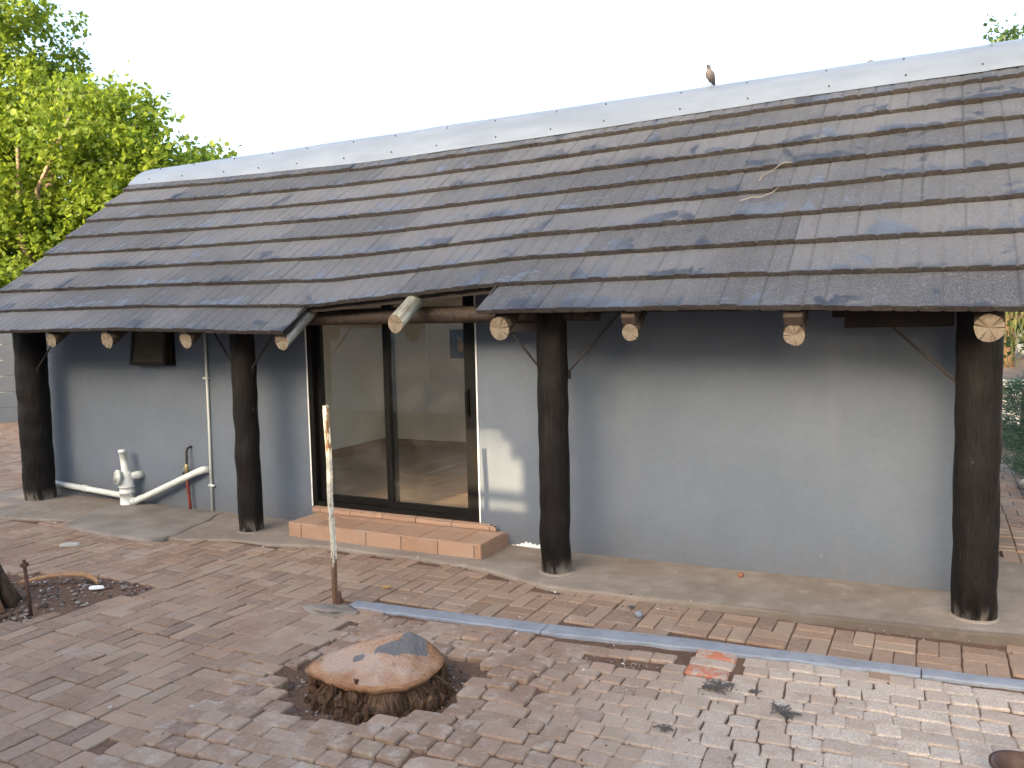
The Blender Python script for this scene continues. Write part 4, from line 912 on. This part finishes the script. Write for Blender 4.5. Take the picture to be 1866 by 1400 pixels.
mb = MB(); mb.box(-4, 4, -3, 3, 0, 1.9); mb.build('wall', 'cream_wall', nh); mb = MB(); mb.add([(-4.4, -3.4, 1.9), (4.4, -3.4, 1.9), (4.4, 3.4, 1.9), (-4.4, 3.4, 1.9), (-4.4, 0, 2.3), (4.4, 0, 2.3)], [(0, 1, 5, 4), (2, 3, 4, 5), (0, 4, 3), (1, 2, 5), (3, 2, 1, 0)]); mb.build('roof', 'precast', nh)
nh.rotation_euler = (0, 0, R(30))
for x in (-2, 1.5): mb = MB(); mb.box(x, x+1.1, -3.03, -2.99, .7, 1.6); mb.build('window', 'glass_obscure', nh)

# trees
def leaves(mb, cen, rad, nclump, per, size, rs, flat=.8, droop=0, shell=.55):
    for _ in range(nclump):
        while True:
            v = Vector((rs.uniform(-1, 1), rs.uniform(-1, 1), rs.uniform(-1, 1)))
            if v.length < 1 and (v.length > shell or rs.random() < .25): break
        k = 1+.35*noise.noise(v*2.2+Vector(cen)); c = Vector(cen)+Vector((v.x*rad[0], v.y*rad[1], v.z*rad[2]))*k
        cr = rs.uniform(.6, 1.2)*size*3.2; sh = rs.random()
        for _ in range(per):
            o_ = Vector((rs.gauss(0, .5), rs.gauss(0, .5), rs.gauss(0, .42)-droop*rs.random()))*cr
            p_ = c+o_; s_ = size*rs.uniform(.6, 1.25)
            nrm = Vector((rs.gauss(0, 1), rs.gauss(0, 1), rs.gauss(.6, 1))).normalized(); u = nrm.orthogonal().normalized(); u = Matrix.Rotation(rs.uniform(0, 6.28), 3, nrm) @ u; v_ = nrm.cross(u)*.45
            mb.cur = max(.01, min(.99, .55*sh+.45*rs.random()))
            mb.add([p_-u*s_*.5, p_+v_*s_+nrm*s_*.08, p_+u*s_*.6, p_-v_*s_+nrm*s_*.08], [(0, 1, 2, 3)])
def tree(name, base, trunk_pts, limbs, crowns, label, mat, bark, seed, size=.13, group=None):
    t = tag(empty(name, base), label, 'tree', group); rs = random.Random(seed)
    mb = MB(); mb.tube([p_ for p_, r in trunk_pts], [r for p_, r in trunk_pts], 10, True, .2, seed)
    mb.build('trunk', bark, t, True)
    for L in limbs: mb = MB(); mb.tube([p_ for p_, r in L], [r for p_, r in L], 7, True, .15, seed); mb.build('limb', bark, t, True)
    mb = MB()
    for cen, rad, nc, per in crowns: leaves(mb, cen, rad, nc, per, size, rs)
    mb.build('crown', mat, t); return t
# big tree left of the house (x about -17, y 6)
tree('tree', (-17.6, 6.2, 0), [((0, 0, -.2), .26), ((.1, 0, 1.5), .2), ((.3, .1, 3.0), .17), ((.4, 0, 5), .11), ((.6, .2, 7), .05)],
     [[((.1, 0, 1.7), .14), ((1.2, .3, 3.0), .10), ((2.2, .4, 4.6), .06), ((3.0, .6, 5.8), .03)], [((.3, .1, 2.8), .11), ((-.9, .2, 4.4), .08), ((-1.6, 0, 6.8), .03)], [((1.2, .3, 3.0), .08), ((2.4, .1, 3.6), .05), ((3.4, .2, 4.2), .02)], [((.2, .1, 2.2), .1), ((.5, -.8, 3.6), .07), ((1.2, -1.2, 5.4), .03)], [((.4, 0, 3.6), .08), ((1.3, -.9, 4.6), .05), ((2.6, -1.0, 5.9), .02)], [((.0, 0, 1.9), .09), ((-1.1, -1.1, 3.2), .06), ((-1.8, -1.4, 5.2), .025)]],
     [((.4, 0, 5.3), (2.3, 2.0, 1.9), 290, 46), ((-1.2, 0, 7.3), (1.7, 1.8, 2.1), 250, 46), ((-.2, -.4, 3.2), (2.4, 1.9, 1.5), 280, 46), ((2.4, .3, 4.3), (1.5, 1.4, 1.3), 130, 44), ((-2.4, 0, 4.8), (1.6, 1.8, 2.5), 250, 44), ((2.1, 0, 5.7), (1.5, 1.4, 1.1), 120, 42), ((3.3, .4, 4.7), (1.1, 1.1, .9), 90, 30)],
     'large bright green tree rising behind the left end of the roof', 'leaf_bright', 'bark_pale', 31, .12)
tree('tree', (-16.3, 8.8, 0), [((0, 0, -.2), .16), ((0, 0, 2.0), .12), ((.2, 0, 4), .06)], [[((0, 0, 2), .08), ((.9, 0, 3.3), .05), ((1.5, 0, 4.6), .02)], [((0, 0, 2.2), .08), ((-.8, 0, 3.6), .04)]],
     [((.0, 0, 4.9), (1.8, 1.3, 1.1), 190, 30), ((-1.2, 0, 3.5), (1.4, 1.2, 1.6), 130, 28), ((.9, .3, 5.0), (1.0, .8, .7), 80, 26)], 'lower leafy tree showing just over the roof ridge beside a larger tree', 'leaf_bright', 'bark_pale', 37, .15)
tree('tree', (-13.4, 4.6, 0), [((0, 0, -.2), .07), ((0, 0, 1.4), .05), ((0, 0, 2.4), .02)], [[((0, 0, 1.2), .03), ((.4, 0, 2.2), .015)]],
     [((0, 0, 2.1), (1.1, .9, 1.0), 110, 26)], 'dark green bushy tree low behind the left roof edge', 'leaf_dark', 'bark', 41, .12)
# right : conifer shrubs, willow, far tree, stones, red roofed house
def conifer(loc, h, r, label, seed):
    t = tag(empty('conifer_shrub', loc), label, 'shrub'); rs = random.Random(seed); mb = MB(); mb.tube([(0, 0, -.1), (0, 0, h*.8)], [.04, .015], 7); mb.build('stem', 'bark', t, True)
    mb = MB()
    for k in range(330):
        z = h*(.03+.95*rs.random()); rr = r*(1-.55*z/h)*(.55+.5*rs.random()); an = rs.uniform(0, 6.28); tip = Vector((rr*cos(an), rr*sin(an), z)); root = Vector((rr*.3*cos(an), rr*.3*sin(an), z-.06)); dd = tip-root; sh = rs.random()
        for q_ in range(22):
            f = rs.random(); p_ = root+dd*f+Vector((rs.gauss(0, .02), rs.gauss(0, .02), rs.gauss(0, .02)-.05*f*f)); u = (dd.normalized()+Vector((rs.gauss(0, .5), rs.gauss(0, .5), rs.gauss(-.1, .4)))).normalized(); v_ = u.orthogonal().normalized()*.006; mb.cur = max(.01, .6*sh+.38*rs.random()); L = rs.uniform(.03, .07)
            mb.add([p_-v_, p_+v_, p_+u*L], [(0, 1, 2)])
    mb.build('foliage', 'leaf_conifer', t)
conifer((1.05, 4.3, 0), 1.15, .55, 'soft blue-green conifer shrub beside the brick side path', 3)
conifer((1.5, 5.4, 0), 1.25, .7, 'taller green conifer shrub behind the blue-green one', 5)
conifer((1.0, 6.4, 0), .9, .6, 'low far conifer shrub at the end of the side path', 7)
for x, y, r, lab in ((.93, 3.35, .12, 'rounded pale stone edging the side path under the shrub'), (1.10, 3.05, .15, 'larger pale stone at the edge of the side path'), (.86, 3.75, .09, 'small pale stone tucked under the conifer shrub')):
    mb = MB(); mb.ico((x, y, r*.4), r, 2, 1.2, .9, .75, .35, r*90); tag(mb.build('stone', 'pale_stone', smooth=True), lab, 'stone')
ch = tag(empty('willow_tree', (1.75, 13.5, 0)), 'drooping willow-like tree beyond the right corner post', 'tree'); rs = random.Random(9)
mb = MB(); mb.tube([(0, 0, -.2), (.1, 0, 1.2), (.0, 0, 2.6), (.2, 0, 4)], [.14, .11, .09, .04], 9, True, .2, 1); mb.build('trunk', 'bark_pale', ch, True)
mb = MB()
for k in range(420):
    x, y = rs.gauss(0, 1.3), rs.gauss(0, .9); zt = 3.6-.35*(abs(x)+abs(y))+rs.uniform(-.5, .5); zb = zt-rs.uniform(1.0, 2.6); sh = rs.random()
    for q_ in range(26):
        z = zt+(zb-zt)*rs.random(); p_ = Vector((x+rs.gauss(0, .05), y+rs.gauss(0, .05), max(.6, z))); mb.cur = max(.01, .6*sh+.38*rs.random()); an = rs.uniform(0, 6.28); v_ = Vector((cos(an), sin(an), 0))*.012; mb.add([p_-v_, p_+v_, p_+v_*.4+Vector((v_.y, v_.x, -.16)), p_-v_*.5+Vector((v_.y, v_.x, -.13))], [(0, 1, 2, 3)])
mb.build('crown', 'leaf_willow', ch)
tree('tree', (2.1, 26, 0), [((0, 0, -.2), .3), ((0, 0, 5), .2), ((0, 0, 9.5), .06)], [[((0, 0, 6), .1), ((.8, 0, 9), .03)], [((0, 0, 5.5), .1), ((-.9, 0, 8.5), .03)]],
     [((.3, 0, 9.6), (1.3, 1.3, 1.5), 60, 20), ((.9, 0, 7.8), (1.6, 1.4, 1.4), 70, 20)], 'thin tall tree whose top shows over the right end of the ridge', 'leaf_dark', 'bark', 55, .16)
gw = tag(empty('garden_wall', (4, 9.5, 0)), 'low pale garden wall behind the conifer shrubs', 'wall')
mb = MB(); mb.bevbox(-3.4, 4, -.1, .1, -.2, .62, .02); mb.build('masonry', 'pale_stone', gw)
rh = tag(empty('far_house', (9.0, 30, 0)), 'distant house with red tiled roof beyond the willow', 'house')
mb = MB(); mb.box(-6, 6, -3, 3, 0, 1.2); mb.build('wall', 'cream_wall', rh); mb = MB(); mb.add([(-6.4, -3.4, 1.2), (6.4, -3.4, 1.2), (6.4, 3.4, 1.2), (-6.4, 3.4, 1.2), (-5, 0, 3.2), (5, 0, 3.2)], [(0, 1, 5, 4), (2, 3, 4, 5), (0, 4, 3), (1, 2, 5), (3, 2, 1, 0)]); mb.build('roof', 'red_roof', rh)
for x in (-4.5, -1.5): mb = MB(); mb.box(x, x+1.2, -3.03, -2.99, .3, 1.0); mb.build('window', 'glass_obscure', rh)
# greenery closing the gap at the right, behind the willow
tree('tree', (3.6, 18, 0), [((0, 0, -.2), .2), ((0, 0, 2), .15), ((0, 0, 4), .05)], [[((0, 0, 1.6), .08), ((.9, 0, 3), .03)]], [((0, 0, 3.0), (2.4, 1.5, 1.6), 150, 22), ((-.6, 0, 1.6), (1.8, 1.3, 1.0), 90, 22)], 'dark leafy tree behind the willow and the garden wall', 'leaf_dark', 'bark', 61, .14)

# unseen walls added behind the camera to shade the yard; openings shape the sun patches
sh = tag(empty('sun_blocker', (-4, -9, 0)), 'unseen pale wall added behind the camera to block the low sun', 'house')
OY = -9.0; tf = (9.0)/1.581; ox, oz = -.208*tf, .492*tf
holes = [(-3.32+ox, -2.93+ox, .84+oz, .915+oz), (-3.32+ox, -2.85+ox, .71+oz, .84+oz), (-3.32+ox, -2.755+ox, .43+oz, .71+oz), (-3.32+ox, -2.735+ox, .29+oz, .375+oz), (-3.96+ox, -3.66+ox, .31+oz, .60+oz), (-9.75, -9.32, 2.52, 2.66), (-9.75, -9.40, 2.72, 2.82)]  # openings cut to shape sun patches on wall, floor and ground
mb = MB(); holed(mb, -10.6, 1.3, -.3, 4.35, OY-.12, OY, holes); o = mb.build('wall', 'blocker_pale'); o.parent = sh; o.matrix_parent_inverse = Matrix.Translation((4, 9, 0))
mb = MB(); mb.box(-19.5, -10.6, OY-.12, OY, -.3, 6.0); o = mb.build('blocker_wing', 'blocker_pale'); o.parent = sh; o.matrix_parent_inverse = Matrix.Translation((4, 9, 0))  # unseen extension added to keep sun off the left side

fb = tag(empty('far_sun_blocker', (-5, -40, 0)), 'unseen far slab added to block the sun, with gaps for the sun patches', 'light blocker')  # added out of view to keep low sun off the roof
mb = MB(); holed(mb, -15.6, -2.9, -.3, 17.6, -41, -40, [(-9.6, -7.2, 11.9, 13.6), (-14.4, -12.9, 11.6, 12.9)]); o = mb.build('wall', 'blocker_pale'); o.parent = fb; o.matrix_parent_inverse = Matrix.Translation((5, 40, 0))
